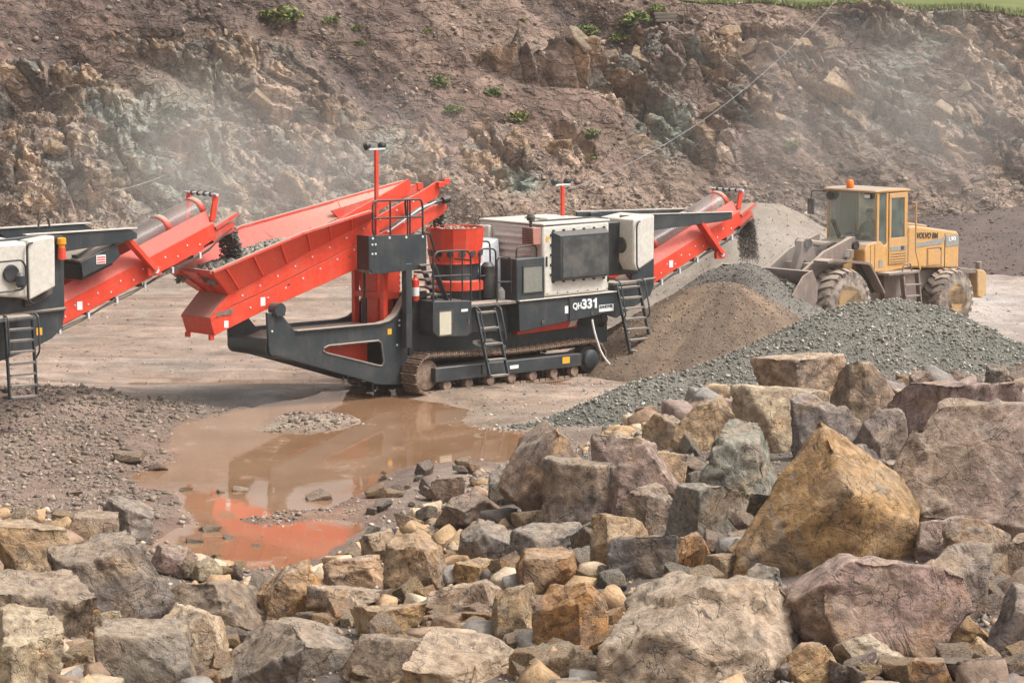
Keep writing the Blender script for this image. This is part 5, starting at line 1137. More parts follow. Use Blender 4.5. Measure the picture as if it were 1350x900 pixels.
tag(chips('bowl_load', loc2w(cr, np.stack([CX+r*np.cos(a), CY+r*np.sin(a), 3.04+.10*(1-r/.55)+rg.normal(0, .02, n)], -1)), rg.uniform(.03, .06, n), pick(rg, [(.34,.27,.2),(.28,.23,.18)], n), rg), 'dusty crushed stone filling the top of the crusher bowl', 'gravel', kind='stuff')
hm = MB().tube(fillet([tuple(loc2w(cr, np.array([p]))[0]) for p in ((4.26,-.03,1.20),(4.28,-.10,.9),(4.40,-.16,.5),(4.62,-.22,.22),(4.9,-.35,.07),(4.8,-.8,.05),(5.1,-1.4,.05))], .25, 6), .022, 8)
tag(hm.build('hose', M['hose_white']), 'white hose hanging from the crusher and trailing on the mud', 'hose')

# ================================================================== BOULDERS
def chisel(p, seed):
    i = np.floor(p).astype(np.int64); best = np.full(len(p), 9e9); out = np.zeros(len(p))
    for a in (-1, 0, 1):
        for b in (-1, 0, 1):
            for c in (-1, 0, 1):
                q = i+np.array([a, b, c]); j = np.stack([_h(q[:, 0], q[:, 1], q[:, 2], seed+k) for k in range(3)], -1); d = p-(q+j); r2 = (d*d).sum(-1)
                g = np.stack([_h(q[:, 0], q[:, 1], q[:, 2], seed+3+k)*2-1 for k in range(3)], -1); h = _h(q[:, 0], q[:, 1], q[:, 2], seed+7)-.5+.9*(g*d).sum(-1)
                m = r2 < best; out = np.where(m, h, out); best = np.where(m, r2, best)
    return out
_ico = {}
def ico(sub):
    if sub not in _ico:
        bm = bmesh.new(); bmesh.ops.create_icosphere(bm, subdivisions=sub, radius=1.0)
        _ico[sub] = (np.array([v.co[:] for v in bm.verts]), np.array([[v.index for v in f.verts] for f in bm.faces])); bm.free()
    return _ico[sub]
def rock_shape(seed, tri=6000, nplanes=7, planes=None, rough=1.0, wear=.30):
    """a broken block: a box cut by random planes, edges worn, faces roughened by fracture steps and noise; fits a 2 x 2 x 2 box"""
    rg = np.random.default_rng(seed); cuts = [(np.array(v, float)/np.linalg.norm(v), d) for v, d in (planes or [])]
    while planes is None and len(cuts) < nplanes:
        v = rg.normal(0, 1, 3); v /= np.linalg.norm(v)
        if all(v@u < .78 for u, _ in cuts): cuts.append((v, rg.uniform(.55, .96)*(.78+.42*(np.abs(v).sum()-1)/.73)))
    for a in range(3):
        for s_ in (-1, 1):
            v = np.zeros(3); v[a] = s_; v = v+rg.uniform(-.16, .16, 3); cuts.append((v/np.linalg.norm(v), rg.uniform(.9, 1.05)))
    Nn = np.array([c[0] for c in cuts]); Dd = np.array([c[1] for c in cuts]); o = seed*3.17
    P = []
    n = len(cuts)
    for a in range(n):
        for b in range(a+1, n):
            for c in range(b+1, n):
                A = Nn[[a, b, c]]
                if abs(np.linalg.det(A)) < .02: continue
                q = np.linalg.solve(A, Dd[[a, b, c]])
                if np.all(Nn@q <= Dd+1e-6): P.append(q)
    bm = bmesh.new()
    for q in P: bm.verts.new(q)
    bmesh.ops.remove_doubles(bm, verts=bm.verts[:], dist=.02); r = bmesh.ops.convex_hull(bm, input=bm.verts[:])
    bmesh.ops.delete(bm, geom=[x for x in bm.verts if not x.link_faces], context='VERTS')
    bmesh.ops.dissolve_limit(bm, angle_limit=R(2), verts=bm.verts[:], edges=bm.edges[:]); bmesh.ops.triangulate(bm, faces=bm.faces[:])
    Lm = math.sqrt(26.0/tri*2.3)
    for _ in range(8):
        es = [e for e in bm.edges if e.calc_length() > Lm*1.35]
        if not es: break
        bmesh.ops.subdivide_edges(bm, edges=es, cuts=1); bmesh.ops.triangulate(bm, faces=[f for f in bm.faces if len(f.verts) > 3])
    for _ in range(1): bmesh.ops.smooth_vert(bm, verts=bm.verts[:], factor=wear, use_axis_x=True, use_axis_y=True, use_axis_z=True)
    bmesh.ops.recalc_face_normals(bm, faces=bm.faces[:]); bm.normal_update(); bm.verts.index_update()
    V = np.array([v.co[:] for v in bm.verts]); nrm = np.array([v.normal[:] for v in bm.verts]); F = np.array([[v.index for v in f.verts] for f in bm.faces]); bm.free()
    am = .8 if tri < 2000 else 1.0
    for k in range(3):         # stepped breaks along planes of weakness
        v = rg.normal(0, 1, 3); v /= np.linalg.norm(v); h = (V@v)*rg.uniform(1.8, 3.2)+.30*fbm(V*1.2+o+k, 3, 300+k); st = np.floor(h)+sstep(.90, 1.0, h-np.floor(h))-h
        V = V+nrm*(.034*am*rough*st*sstep(-.15, .4, fbm(V*.8+o-k, 2, 310+k)))[:, None]
    V = V+nrm*am*(.040*rough*chisel(V*1.8+o, 400)+fbm(V*1.2+o, 3, 320)*.03+fbm(V*4+o, 4, 330, .6)*.016*rough)[:, None]
    if tri > 2000: V = V+nrm*(-np.abs(fbm(V*8+o, 4, 340, .6))*.018*rough+.012*chisel(V*5+o, 410))[:, None]
    lo, hi = V.min(0), V.max(0); return (V-(lo+hi)/2)/((hi-lo)/2), F
PAL = {'tan': (.49,.335,.195), 'ochre': (.46,.285,.13), 'orange': (.51,.275,.11), 'pale': (.60,.46,.32), 'pink': (.38,.275,.23), 'grey': (.285,.238,.198), 'green': (.255,.24,.195),
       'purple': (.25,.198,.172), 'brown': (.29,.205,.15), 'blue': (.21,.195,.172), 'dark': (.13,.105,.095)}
STAIN = {'tan': .75, 'ochre': .85, 'orange': 1, 'pale': .6, 'pink': .35, 'grey': .42, 'green': .4, 'purple': .42, 'brown': .6, 'blue': .1, 'dark': .2}
def bed_z(x, y): return float(bed(x, y))
def march(px, py):
    d = sight(px, py); lo, hi = 22.0, 62.0
    ys = np.linspace(hi, lo, 240)[::-1]; P = EYE[None]+d[None]*(ys/d[1])[:, None]; g = P[:, 2]-bed(P[:, 0], P[:, 1]); k = np.argmax(g < 0)
    return P[k] if g[k] < 0 else P[-1]
def paint_rock(o, c, rg, j=.10):
    b = np.array(PAL[c])*(1+rg.uniform(-j, j))*(1+rg.uniform(-.04, .04, 3)); o.color = (*b, STAIN[c]*rg.uniform(.6, 1.2))
TAKEN = []
def boulder(box, c, label, seed, sub=5, planes=None, deep=.85, yaw=None, tilt=0.0, sharp=34, nplanes=7, rough=1.35, sink=.12, group=None):
    """box = x0,y0,x1,y1 of the boulder in the photo; it is set on the bed of the heap where its foot is seen"""
    gx_, gy_ = .05*(box[2]-box[0]), .05*(box[3]-box[1]); x0, y0, x1, y1 = box[0]-gx_, box[1]-gy_, box[2]+gx_, box[3]+gy_; rg = np.random.default_rng(seed); cx = (x0+x1)/2
    B = march(cx, min(y1-.12*(y1-y0), 905)); dist = B[1]
    wv = (x1-x0)/FOC*dist; hv = (y1-y0)/FOC*dist*1.0
    dv = wv*deep; cd = math.cos(PITCH+.06)
    hz = hv*1.02
    V, F = rock_shape(seed, 11000 if sub == 6 else (4800 if sub == 5 else 1400), nplanes, planes, rough)
    if yaw is None and planes is None: yaw = rg.uniform(0, 6.28)
    a = yaw or 0.0; ca, sa = math.cos(a), math.sin(a); V = np.stack([V[:, 0]*ca-V[:, 1]*sa, V[:, 0]*sa+V[:, 1]*ca, V[:, 2]], -1)
    ct, st = math.cos(tilt), math.sin(tilt); V = np.stack([V[:, 0]*ct+V[:, 2]*st, V[:, 1], -V[:, 0]*st+V[:, 2]*ct], -1)
    lo, hi = V.min(0), V.max(0); V = (V-(lo+hi)/2)/((hi-lo)/2)
    V = V*np.array([wv/2, dv/2, hz/2*(1+sink)])
    o = link('boulder', np_mesh('boulder', V, F, False), M['rock'])
    ctr = at_dist(cx, (y0+y1)/2, dist+dv*.30); o.location = (ctr[0], ctr[1], ctr[2]-hz*sink*.4)
    paint_rock(o, c, rg, .05); TAKEN.append(((x0, y0, x1, y1), label)); return tag(o, label, 'boulder', group)
PYR = [((-.62,-.62,.48),.52),((.66,-.35,.66),.56),((0,.8,.6),.6),((-.1,-.95,-.30),.62),((.5,-.8,-.25),.70),((-.80,.2,.5),.58)]
BIG = [((970,562,1203,768),'ochre','big tan brown pyramid shaped boulder, largest in the right hand heap',1,6,dict(planes=PYR,yaw=.0,deep=.8,rough=.75)),
 ((1158,530,1400,742),'pink','huge grey pink boulder cut by the right edge, beside the pyramid shaped one',2,6,dict(sharp=14)),
 ((1012,728,1268,880),'pink','broad rounded pink brown boulder below the pyramid shaped one',3,6,dict(sharp=12,nplanes=9)),
 ((995,468,1108,536),'pale','pale tan boulder topmost in the heap against the grey gravel',4,5,{}),
 ((1096,478,1180,562),'brown','upright brown wedge boulder right of the topmost pale one',5,5,dict(sharp=20)),
 ((968,513,1100,602),'pale','pale pink block with a shaded underside below the topmost boulder',6,5,dict(sharp=22)),
 ((1040,497,1074,522),'brown','small brown stone lying on the topmost pale boulder',7,4,{}),
 ((888,530,974,600),'tan','tan brown boulder left of the pale pink block',8,5,{}),
 ((848,547,902,598),'brown','small dark brown boulder at the upper left end of the right heap',9,5,{}),
 ((912,565,1037,695),'green','grey green fractured boulder left of the pyramid shaped one',10,6,dict(sharp=18,rough=1.8)),
 ((1046,526,1138,612),'purple','purple grey boulder just above the tip of the pyramid shaped one',11,5,{}),
 ((1118,542,1196,645),'grey','rounded grey boulder between the pyramid shaped and the huge grey pink ones',12,5,{}),
 ((1180,502,1346,600),'pink','long pinkish boulder behind the huge one at the right edge',13,5,{}),
 ((662,567,800,694),'brown','leaning tan brown slab at the left end of the right heap',14,6,dict(sharp=20,tilt=-.45)),
 ((718,608,812,703),'grey','squarish grey boulder leaning on the tan brown slab',15,5,{}),
 ((783,576,902,692),'pink','pink grey boulder with dark underside right of the leaning slab',16,6,dict(sharp=16)),
 ((798,702,892,770),'blue','small blue grey angular boulder in the middle of the heap',17,5,dict(sharp=22)),
 ((778,683,852,765),'tan','upright pale brown block left of the blue grey boulder',18,5,dict(sharp=20)),
 ((884,705,936,752),'orange','small bright orange stone left of the pyramid shaped boulder',19,5,{}),
 ((924,730,977,768),'tan','small rounded tan stone under the left corner of the pyramid shaped boulder',20,5,dict(sharp=10)),
 ((664,694,772,744),'blue','flat blue grey slab in the shade under the leaning slab',21,5,{}),
 ((792,765,1058,925),'pale','large pale tan boulder at the bottom edge, centre right',22,6,dict(sharp=14,rough=1.5)),
 ((1184,720,1308,838),'grey','purple grey block right of the broad pink brown boulder',23,5,dict(sharp=18)),
 ((1204,685,1278,750),'pink','pink wedge stone below the huge boulder at the right edge',24,5,{}),
 ((1300,778,1385,872),'purple','dark purple boulder at the lower right edge',25,5,{}),
 ((1322,706,1372,770),'brown','brown stone at the right edge below the huge boulder',26,5,{}),
 ((-20,690,88,765),'tan','tan and ochre boulder at the left edge below the mud bank',27,5,dict(sharp=12)),
 ((68,712,234,828),'purple','large purple grey boulder in the left heap',28,6,dict(sharp=14)),
 ((-30,755,128,862),'brown','dark brown boulder at the left edge left of the purple grey one',29,6,dict(sharp=16)),
 ((-45,808,84,930),'pale','pale boulder in the bottom left corner',30,6,{}),
 ((216,765,344,836),'brown','flat topped brown grey boulder right of the purple grey one',31,5,dict(sharp=18)),
 ((203,802,300,900),'pale','pale upright wedge boulder in front of the flat topped brown one',32,6,dict(sharp=20)),
 ((132,822,264,920),'grey','grey pink slab at the bottom edge left of the pale wedge',33,5,{}),
 ((296,822,478,930),'grey','big grey boulder at the bottom edge, centre left',34,6,dict(sharp=14,rough=1.5)),
 ((338,742,427,826),'orange','orange tan craggy boulder behind the big grey bottom one',35,6,dict(rough=2.0)),
 ((132,656,202,714),'grey','pale grey boulder standing at the near edge of the puddle',36,5,{}),
 ((92,677,157,724),'brown','brown rounded boulder left of the pale grey one by the puddle',37,5,dict(sharp=10)),
 ((198,720,258,764),'pink','small pink boulder at the near left shore of the puddle',38,5,{}),
 ((508,710,588,790),'ochre','blocky ochre boulder below the muddy mound, centre of the heap',39,6,dict(sharp=18)),
 ((598,738,652,772),'ochre','oval ochre stone right of the blocky ochre boulder',40,5,dict(sharp=8)),
 ((562,762,660,816),'pale','pale low boulder below the oval ochre stone',41,5,{}),
 ((648,775,708,846),'tan','tan upright block left of the orange brown boulder',42,5,dict(sharp=18)),
 ((682,727,758,790),'orange','orange tan wedge boulder under the flat blue grey slab',43,5,dict(sharp=18)),
 ((704,770,802,878),'orange','large orange brown boulder left of the large pale bottom one',44,6,dict(sharp=16)),
 ((536,842,694,930),'pale','wide pale slab at the bottom edge in the centre',45,6,dict(sharp=16,rough=1.6)),
 ((428,735,522,780),'tan','low tan boulder right of the orange craggy one',46,5,{}),
 ((402,765,504,806),'pale','long pale stone in front of the low tan boulder',47,5,{}),
 ((463,795,560,850),'ochre','ochre brown boulder between the big grey and the wide pale bottom ones',48,5,{}),
 ((575,652,660,706),'brown','muddy brown slab half buried in the mound by the puddle',49,5,dict(sharp=14)),
 ((644,612,690,672),'grey','grey stone against the left foot of the leaning slab',50,5,{}),
 ((568,628,612,668),'brown','rounded brown stone on top of the muddy mound',51,5,dict(sharp=9)),
 ((935,780,1022,832),'tan','tan flat stone behind the large pale bottom boulder',52,5,{}),
 ((1100,838,1190,900),'pale','pale greenish stone in front of the broad pink brown boulder',53,5,{}),
 ((1040,852,1110,912),'ochre','ochre stone at the bottom edge right of the large pale one',54,5,{}),
 ((1180,868,1262,925),'orange','orange stone at the bottom edge below the broad pink brown boulder',55,5,{}),
 ((1268,842,1338,892),'tan','tan stone at the lower right beside the dark purple boulder',56,5,{}),
 ((1300,482,1338,510),'grey','lone grey stone at the top right of the heap',57,5,dict(sharp=9)),
 ((1198,490,1232,516),'pink','small pink stone on the crest of the right heap',58,4,{}),
 ((1212,560,1270,640),'grey','grey block leaning on the face of the huge right boulder',59,5,{}),
 ((960,748,1030,800),'blue','blue grey stone under the pyramid shaped boulder',60,5,{}),
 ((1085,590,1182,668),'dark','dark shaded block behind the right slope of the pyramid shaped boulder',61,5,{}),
 ((1246,688,1330,766),'brown','brown block at the foot of the huge grey pink boulder',62,5,{}),
 ((880,640,985,722),'green','grey green block in the shade left of the pyramid shaped boulder foot',63,5,{}),
 ((820,640,898,712),'brown','brown block under the pink grey boulder in the dark gap',64,5,{}),
 ((606,690,676,748),'grey','grey angular block at the right foot of the muddy mound',65,5,{}),
 ((1150,608,1210,690),'purple','purple shard wedged beside the huge grey pink boulder',66,5,{}),
 ((1265,596,1350,660),'pink','pink slab resting on the huge right boulder shoulder',67,5,{}),
 ((476,700,534,748),'tan','tan block where the muddy mound meets the heap',68,5,{}),
 ((1232,806,1306,862),'ochre','ochre block below the purple grey block',69,5,{}),
 ((846,596,904,650),'tan','tan fragment left of the fractured grey green boulder',70,5,{})]
for (box, c, lab, sd, sub, kw) in BIG: boulder(box, c, lab, 1000+sd*7, sub, **kw)
import re
def pix(p):
    d = np.asarray(p, float)-EYE; f = d[1]*_c-d[2]*_s; return 675+FOC*d[0]/f, 450-FOC*(d[1]*_s+d[2]*_c)/f
def covered(px, py, m=.10):                 # would hide the middle of one of the big boulders
    return any(b[0]+m*(b[2]-b[0]) < px < b[2]-m*(b[2]-b[0]) and b[1]+m*(b[3]-b[1]) < py < b[3]-.04*(b[3]-b[1]) for b, _ in TAKEN)
def near_label(px, py, size, colour):       # 'small tan rock left of the oval ochre stone'
    best = None
    for (b, lab) in TAKEN:
        cx, cy = (b[0]+b[2])/2, (b[1]+b[3])/2; dx, dy = (px-cx)/((b[2]-b[0])/2+8), (py-cy)/((b[3]-b[1])/2+8); d = max(abs(dx), abs(dy))
        if best is None or d < best[0]: best = (d, dx, dy, lab)
    _, dx, dy, lab = best
    short = re.split(r',| (?:in|at|against|right|left|below|under|above|between|behind|beside|leaning|standing|just|lying|with|on|half|by|cut|where) ', lab)[0]
    rel = ('left of' if dx < 0 else 'right of') if abs(dx) > abs(dy) else ('above' if dy < 0 else 'below')
    return '%s %s rock %s the %s' % (size, colour, rel, short)
# smaller blocks filling the heap, copies of a few shapes
protos = []
for k in range(26):
    V, F = rock_shape(4000+k*13, 1400, 4+k % 4, None, 1.0, .15); protos.append(np_mesh('rubble_block', V*np.array([1, .85, .72]), F, False))
rg = np.random.default_rng(77); placed = 0; tries = 0
ZONES = [  # name, px range, colours, labels
 ((0,690,345,905), ['tan','pale','brown','ochre','pale','orange','grey'], 'left part of the foreground heap'),
 ((345,735,700,905), ['tan','pale','ochre','orange','pale','orange','tan','brown'], 'middle part of the foreground heap'),
 ((480,610,760,735), ['grey','brown','green','grey','purple','tan'], 'muddy mound between puddle and heap'),
 ((690,600,1000,905), ['tan','grey','brown','orange','green','pale'], 'heap left of the pyramid shaped boulder'),
 ((1000,490,1350,905), ['grey','pink','brown','tan','purple','ochre'], 'right hand heap')]
NAMEC = {'tan':'tan','pale':'pale','brown':'brown','grey':'grey','purple':'purple grey','ochre':'ochre','orange':'orange','green':'grey green','pink':'pink'}
ADJ = ['small','medium']
per = [42, 56, 30, 48, 48]
for zi, (bx, cols, where) in enumerate(ZONES):
    k = 0; tries = 0
    while k < per[zi] and tries < 3000:
        tries += 1
        px, py = rg.uniform(bx[0], bx[2]), rg.uniform(bx[1], bx[3]); B = march(px, py)
        if heap_bed(np.array([B[0]]), np.array([B[1]]))[0] < .03 and zi != 2: continue
        if B[1] > 56 or covered(px, py): continue
        s_ = float(np.clip(.12*(1-rg.uniform())**-.5, .12, .42))*(.42 if zi == 2 else (1.15 if zi > 2 else 1.05))
        if s_ > .22 and (covered(px, py, -.04) or covered(px, py-s_*60, .0)): continue
        o = link('rubble_block', protos[int(rg.integers(len(protos)))], M['rock']); o.scale = (s_*rg.uniform(.8, 1.25), s_*rg.uniform(.8, 1.2), s_*rg.uniform(.75, 1.1))
        o.rotation_euler = (rg.uniform(-.5, .5), rg.uniform(-.5, .5), rg.uniform(0, 6.28)); o.location = (B[0], B[1], bed_z(B[0], B[1])+s_*rg.uniform(.35, .8))
        c = cols[int(rg.integers(len(cols)))]; paint_rock(o, c, rg)
        sz_ = 'small' if s_ < .16 else ('middling' if s_ < .25 else 'knee high'); lab = near_label(px, py, sz_, NAMEC[c])
        tag(o, lab, 'rock', lab.replace(' rock ', ' rocks ')); k += 1
# single stones standing in and around the puddle
for i, (px, py, w_, c, lab) in enumerate([(208,617,28,'brown','flat brown stone at the left end of the puddle'),(172,612,40,'brown','long low brown stone on the left shore of the puddle'),(243,645,16,'tan','small tan stone standing in the left arm of the puddle'),
    (291,647,17,'grey','small grey stone in the puddle left of the pale one'),(317,645,20,'pale','small pale stone standing in the middle of the puddle'),(420,656,32,'brown','brown stone on the bar across the puddle'),
    (275,697,28,'brown','brown stone near the front of the puddle'),(257,712,24,'brown','dark brown stone left of the others at the front of the puddle'),(285,733,16,'pale','pale stone at the front shore of the puddle'),
    (313,748,22,'tan','tan stone where the puddle meets the heap'),(337,717,16,'grey','flat grey stone under the red reflection in the puddle'),(302,708,18,'grey','grey pebble cluster stone in the front of the puddle'),
    (99,615,12,'orange','small orange stone on the mud left of the puddle'),(98,655,16,'tan','small round tan stone on the mud bank'),(340,706,12,'pale','tiny pale stone in the front pool'),
    (495,704,26,'grey','grey stone on the right shore of the front pool'),(520,662,22,'tan','tan stone on the muddy mound by the puddle'),(630,572,14,'pale','small pale stone in the far right arm of the puddle'),
    (30,690,24,'tan','tan stone on the mud above the left heap'),(84,688,28,'ochre','ochre stone above the purple grey boulder'),(450,752,20,'pale','pale stone at the near shore of the puddle')]):
    B = on_level(px, py, 0.0); s_ = w_/FOC*B[1]/2
    o = link('stone', protos[(i*5+3) % 26], M['rock']); o.scale = (s_*1.1, s_*1.2, s_*.75); o.rotation_euler = (rg.uniform(-.2, .2), rg.uniform(-.2, .2), rg.uniform(0, 6.28)); o.location = (B[0], B[1], max(bed_z(B[0], B[1]), -.06)+s_*.25)
    paint_rock(o, c, rg); tag(o, lab, 'stone')
# the mass of lesser blocks between them, one body of rubble
lowp = [rock_shape(6000+k*11, 120, 4+k % 3, None, .9, 0.0) for k in range(20)]; VV = []; FF = []; TT = []; base = 0
nb_ = 2600; cnt = 0; tries = 0
while cnt < nb_ and tries < 16000:
    y = float(rg.uniform(25, 55)); x = float(rg.uniform(-1, 1)*(.17*y+.8)); e = float(np.interp(x, _ex, _ey))
    if y > e-.2 or covered(*pix((x, y, bed_z(x, y)+.1))): tries += 1; continue
    V, F = lowp[cnt % 20]; s_ = float(np.clip(.055*(1-rg.uniform())**-.60, .05, .22))*(.6+.4*min(1, (e-y)/4))*(1.25 if x > 2 else 1.0)
    a = rg.uniform(0, 6.28, 3); Rm = np.array((Matrix.Rotation(a[0], 3, 'Z') @ Matrix.Rotation((a[1]-3.1)*.28, 3, 'X')))
    VV.append((V*np.array([s_, s_*.85, s_*.72])) @ Rm.T + np.array([x, y, bed_z(x, y)+s_*rg.uniform(-.15, .45)])); FF.append(F+base); base += len(V)
    pc = [(.49,.335,.195),(.58,.45,.315),(.33,.22,.145),(.29,.25,.215),(.43,.285,.16),(.45,.29,.165),(.50,.38,.255)] if x < 2.5 else [(.275,.24,.21),(.37,.27,.225),(.29,.205,.15),(.45,.325,.21),(.24,.195,.175)]
    TT.append(np.repeat((np.array(pc[int(rg.integers(len(pc)))])*rg.uniform(.8, 1.15))[None], len(V), 0)); cnt += 1
t, c, a, o = tint_mat('rubble_rock', 4, bump=1.0, bd=.05, lo=.5, hi=1.4, fine=18); M['rubble'] = t.fin(c, .9, spec=.2)
tag(link('rubble_mass', np_mesh('rubble_mass', np.concatenate(VV), np.concatenate(FF), False, {'tint': ('FLOAT_COLOR', col4(np.concatenate(TT)))}), M['rubble']), 'mass of lesser broken blocks under the big boulders', 'rubble', kind='stuff')
# rubble that nobody could count between the blocks
n = 20000; x = rg.uniform(-8.5, 9, n); y = rg.uniform(24, 56, n); e = np.interp(x, _ex, _ey); k = (y < e+.8) & (np.abs(x) < .17*y+.6); x, y = x[k], y[k]; n = len(x)
sz = np.clip(.016*(1-rg.uniform(0, 1, n))**-.5, .014, .08); cc = pick(rg, [(.42,.31,.21),(.33,.24,.175),(.24,.195,.16),(.42,.28,.16),(.26,.235,.2),(.5,.4,.3)], n)
rt = sstep(0, 4, x)[:, None]; cc = cc*(1-rt*.18)
tag(chips('rubble', np.stack([x, y, ground_z(x, y)+.3*sz], -1), sz, cc, rg, .75), 'small broken rubble filling the gaps of the foreground heap', 'rubble', kind='stuff')
n = 22000; x = rg.uniform(-10.8, -2.8, n); y = rg.uniform(46, 60, n); k = (fbm(P3(x*.8, y*.5), 3, 77)+rg.uniform(-.5, .5, n) > .05-.25*(x < -6)) & (np.abs(x) < .17*y+.3); x, y = x[k], y[k]; z = ground_z(x, y); k = z > WATER_Z+.005; x, y, z = x[k], y[k], z[k]; n = len(x)
sz = np.clip(.014*(1-rg.uniform(0, 1, n))**-.5, .012, .075)
tag(chips('mud_stones', np.stack([x, y, z+.25*sz], -1), sz, pick(rg, [(.24,.18,.135),(.19,.145,.115),(.32,.25,.19),(.16,.125,.1)], n), rg, .65), 'muddy stones scattered on the bank left of the puddle', 'rubble', kind='stuff')

# ------------------------------------------------------------------ loose blocks and plants on the quarry face
FR = [(460,70,8,'pale','white stone high on the bare slope, left of a pair'),(497,70,10,'pale','pale stone of the pair high on the bare slope'),(560,68,11,'pale','pale stone on the slope above the floodlight mast'),(556,76,8,'pink','pinkish stone just below the pale one on the slope'),
      (740,203,26,'tan','tan slab sticking out of the slope above the cream housing'),(960,32,18,'tan','tan block near the rim left of the hanging cable'),(962,50,30,'tan','broad tan block below the rim left of the cable'),(1012,42,14,'pale','pale upright block near the rim by the cable'),
      (985,70,34,'brown','brown block under the cable near the rim'),(1062,68,46,'tan','wide tan outcrop block right of the cable'),(1095,65,20,'pale','pale tilted slab above the large round outcrop'),(1118,125,60,'tan','large rounded tan outcrop block above the loader'),
      (935,165,30,'brown','brown block low on the slope right of the cable'),(1030,170,24,'tan','tan end of the dipping rock rib'),(800,88,34,'brown','dark brown block in the overhanging ledge, left'),(760,85,40,'brown','long brown block in the overhanging ledge, middle'),
      (700,80,30,'pink','pinkish block at the left end of the overhanging ledge'),(845,78,30,'tan','tan block at the right end of the overhanging ledge'),(1270,120,24,'pale','pale slab on the hazy right slope'),(1240,165,28,'pale','pale tilted slab on the lower right slope'),
      (1290,235,18,'grey','grey round block at the foot of the face, far right'),(1340,245,18,'grey','grey block at the foot of the face on the right edge'),(1275,250,14,'tan','tan block at the foot of the face right of the loader cab'),
      (300,45,14,'pale','pale block high on the left slope'),(265,52,26,'pink','broad pink block under the left rim'),(345,140,34,'tan','tan slab in the left outcrop'),(330,120,30,'pink','pink slab in the left outcrop, higher one'),
      (140,235,22,'brown','brown block low in the left outcrop'),(220,240,20,'green','green grey block above the left conveyor'),(75,205,30,'tan','tan block in the left outcrop near the edge'),(655,230,30,'green','grey green block behind the cream housing'),(420,120,26,'brown','brown block on the upper middle left slope')]
for i, (px, py, w_, c, lab) in enumerate(FR):
    fxx, fss = pix_to_face(px, py); p = face_point(np.array([fxx]), np.array([fss]))[0]; s_ = w_/FOC*p[1]/2
    o = link('face_block', protos[(i*7+1) % 26], M['rock']); o.scale = (s_*1.1, s_*.9, s_*.8); o.rotation_euler = (.5+rg.uniform(-.3, .3), .45+rg.uniform(-.3, .3), rg.uniform(-.5, .5)+(0 if i % 2 else 3.14)); o.location = tuple(p+np.array([0, s_*.25, -s_*.1]))
    paint_rock(o, c, rg); b = np.array(o.color[:3])*.82; o.color = (*b, o.color[3]*.5); tag(o, lab, 'rock')
def leaf_mat():
    t = NT('weed_leaf'); a = t.n('ShaderNodeAttribute'); a.attribute_name = 'tint'; t.b.inputs['Subsurface Weight'].default_value = 0
    return t.fin(a.outputs['Color'], .7, spec=.3)
M['leaf'] = leaf_mat(); M['stem'] = plain('weed_stem', (.12, .10, .05), .9)
def weed(px, py, w_, lab, seed, yel=.3):
    rg = np.random.default_rng(seed); fxx, fss = pix_to_face(px, py); p = face_point(np.array([fxx]), np.array([fss]))[0]; r = w_/FOC*p[1]/2
    root = thing('weed_plant', lab, 'plant', tuple(p), 0.0, 'green weeds growing on the quarry face')
    n = 150; th = rg.uniform(0, 6.283, n); q = np.sqrt(rg.uniform(0, 1, n)); c = np.stack([r*q*np.cos(th), r*.6*q*np.sin(th), r*(.15+.75*rg.uniform(0, 1, n)*(1-.6*q))], -1); c[:, 2] += .45*c[:, 1]
    c[:, 0] += r*.5*np.sign(vnoise(c*9/max(r, .01)*.2, seed))*rg.uniform(0, .5, n)
    a = rg.uniform(0, 6.283, n); L_ = r*rg.uniform(.12, .28, n); u = np.stack([np.cos(a), np.sin(a), rg.uniform(-.3, .9, n)], -1)*L_[:, None]; v = np.stack([-np.sin(a), np.cos(a), rg.uniform(-.4, .4, n)], -1)*(L_*.45)[:, None]
    V = np.stack([c-u, c+v, c+u, c-v], 1).reshape(-1, 3); F = np.arange(4*n).reshape(n, 4)
    g = np.array((.10,.17,.035)); yl = np.array((.21,.21,.05)); T = g+(yl-g)*np.clip(rg.uniform(-.3, 1, n)+yel-.3, 0, 1)[:, None]; T = np.repeat(T[:, None], 4, 1)
    link('foliage', np_mesh('foliage', V, F, False, {'tint': ('FLOAT_COLOR', col4(T).reshape(-1, 4))}), M['leaf'], root)
    m = MB()
    for k in range(5): e = c[k*9]; m.tube([(0, 0, -.02), (e[0]*.5, e[1]*.5, e[2]*.6), tuple(e)], .008, 4)
    m.build('stem', M['stem'], root)
for i, (px, py, w_, lab, yel) in enumerate([(437,31,22,'bright green weed high on the left slope',.2),(375,30,46,'wide yellow green patch of weed under the left rim',.7),(352,22,24,'yellow green weed left of the wide patch',.8),(580,112,28,'green weed on the middle slope, left of two',.4),
    (598,150,26,'bright green weed lower on the middle slope',.25),(650,133,24,'bright green weed on the middle slope, right one',.2),(682,163,30,'yellowish weed above the dark rocks',.7),(775,34,30,'sparse green weed below the rim',.4),(838,40,40,'large bright weed below the timbers',.35),
    (820,50,28,'small weed left of the timbers',.5),(865,25,24,'weed just above the timbers',.5),(780,190,22,'small green weed on the dark slope over the housing',.3),(785,215,18,'tiny weed lower on the dark slope',.5),(655,245,18,'yellow weed beside the floodlight mast',.8),
    (1045,200,26,'pale green weed at the foot of the dipping rib',.6),(470,32,16,'small weed right of the bright one',.4),(475,55,18,'sparse weed on the bare slope',.6),(555,180,16,'yellow weed low on the middle slope',.9),(690,35,14,'tiny weed high in the middle',.6),(565,48,14,'tiny yellow weed above the pale stones',.8)]):
    weed(px, py, w_, lab, 900+i, yel)
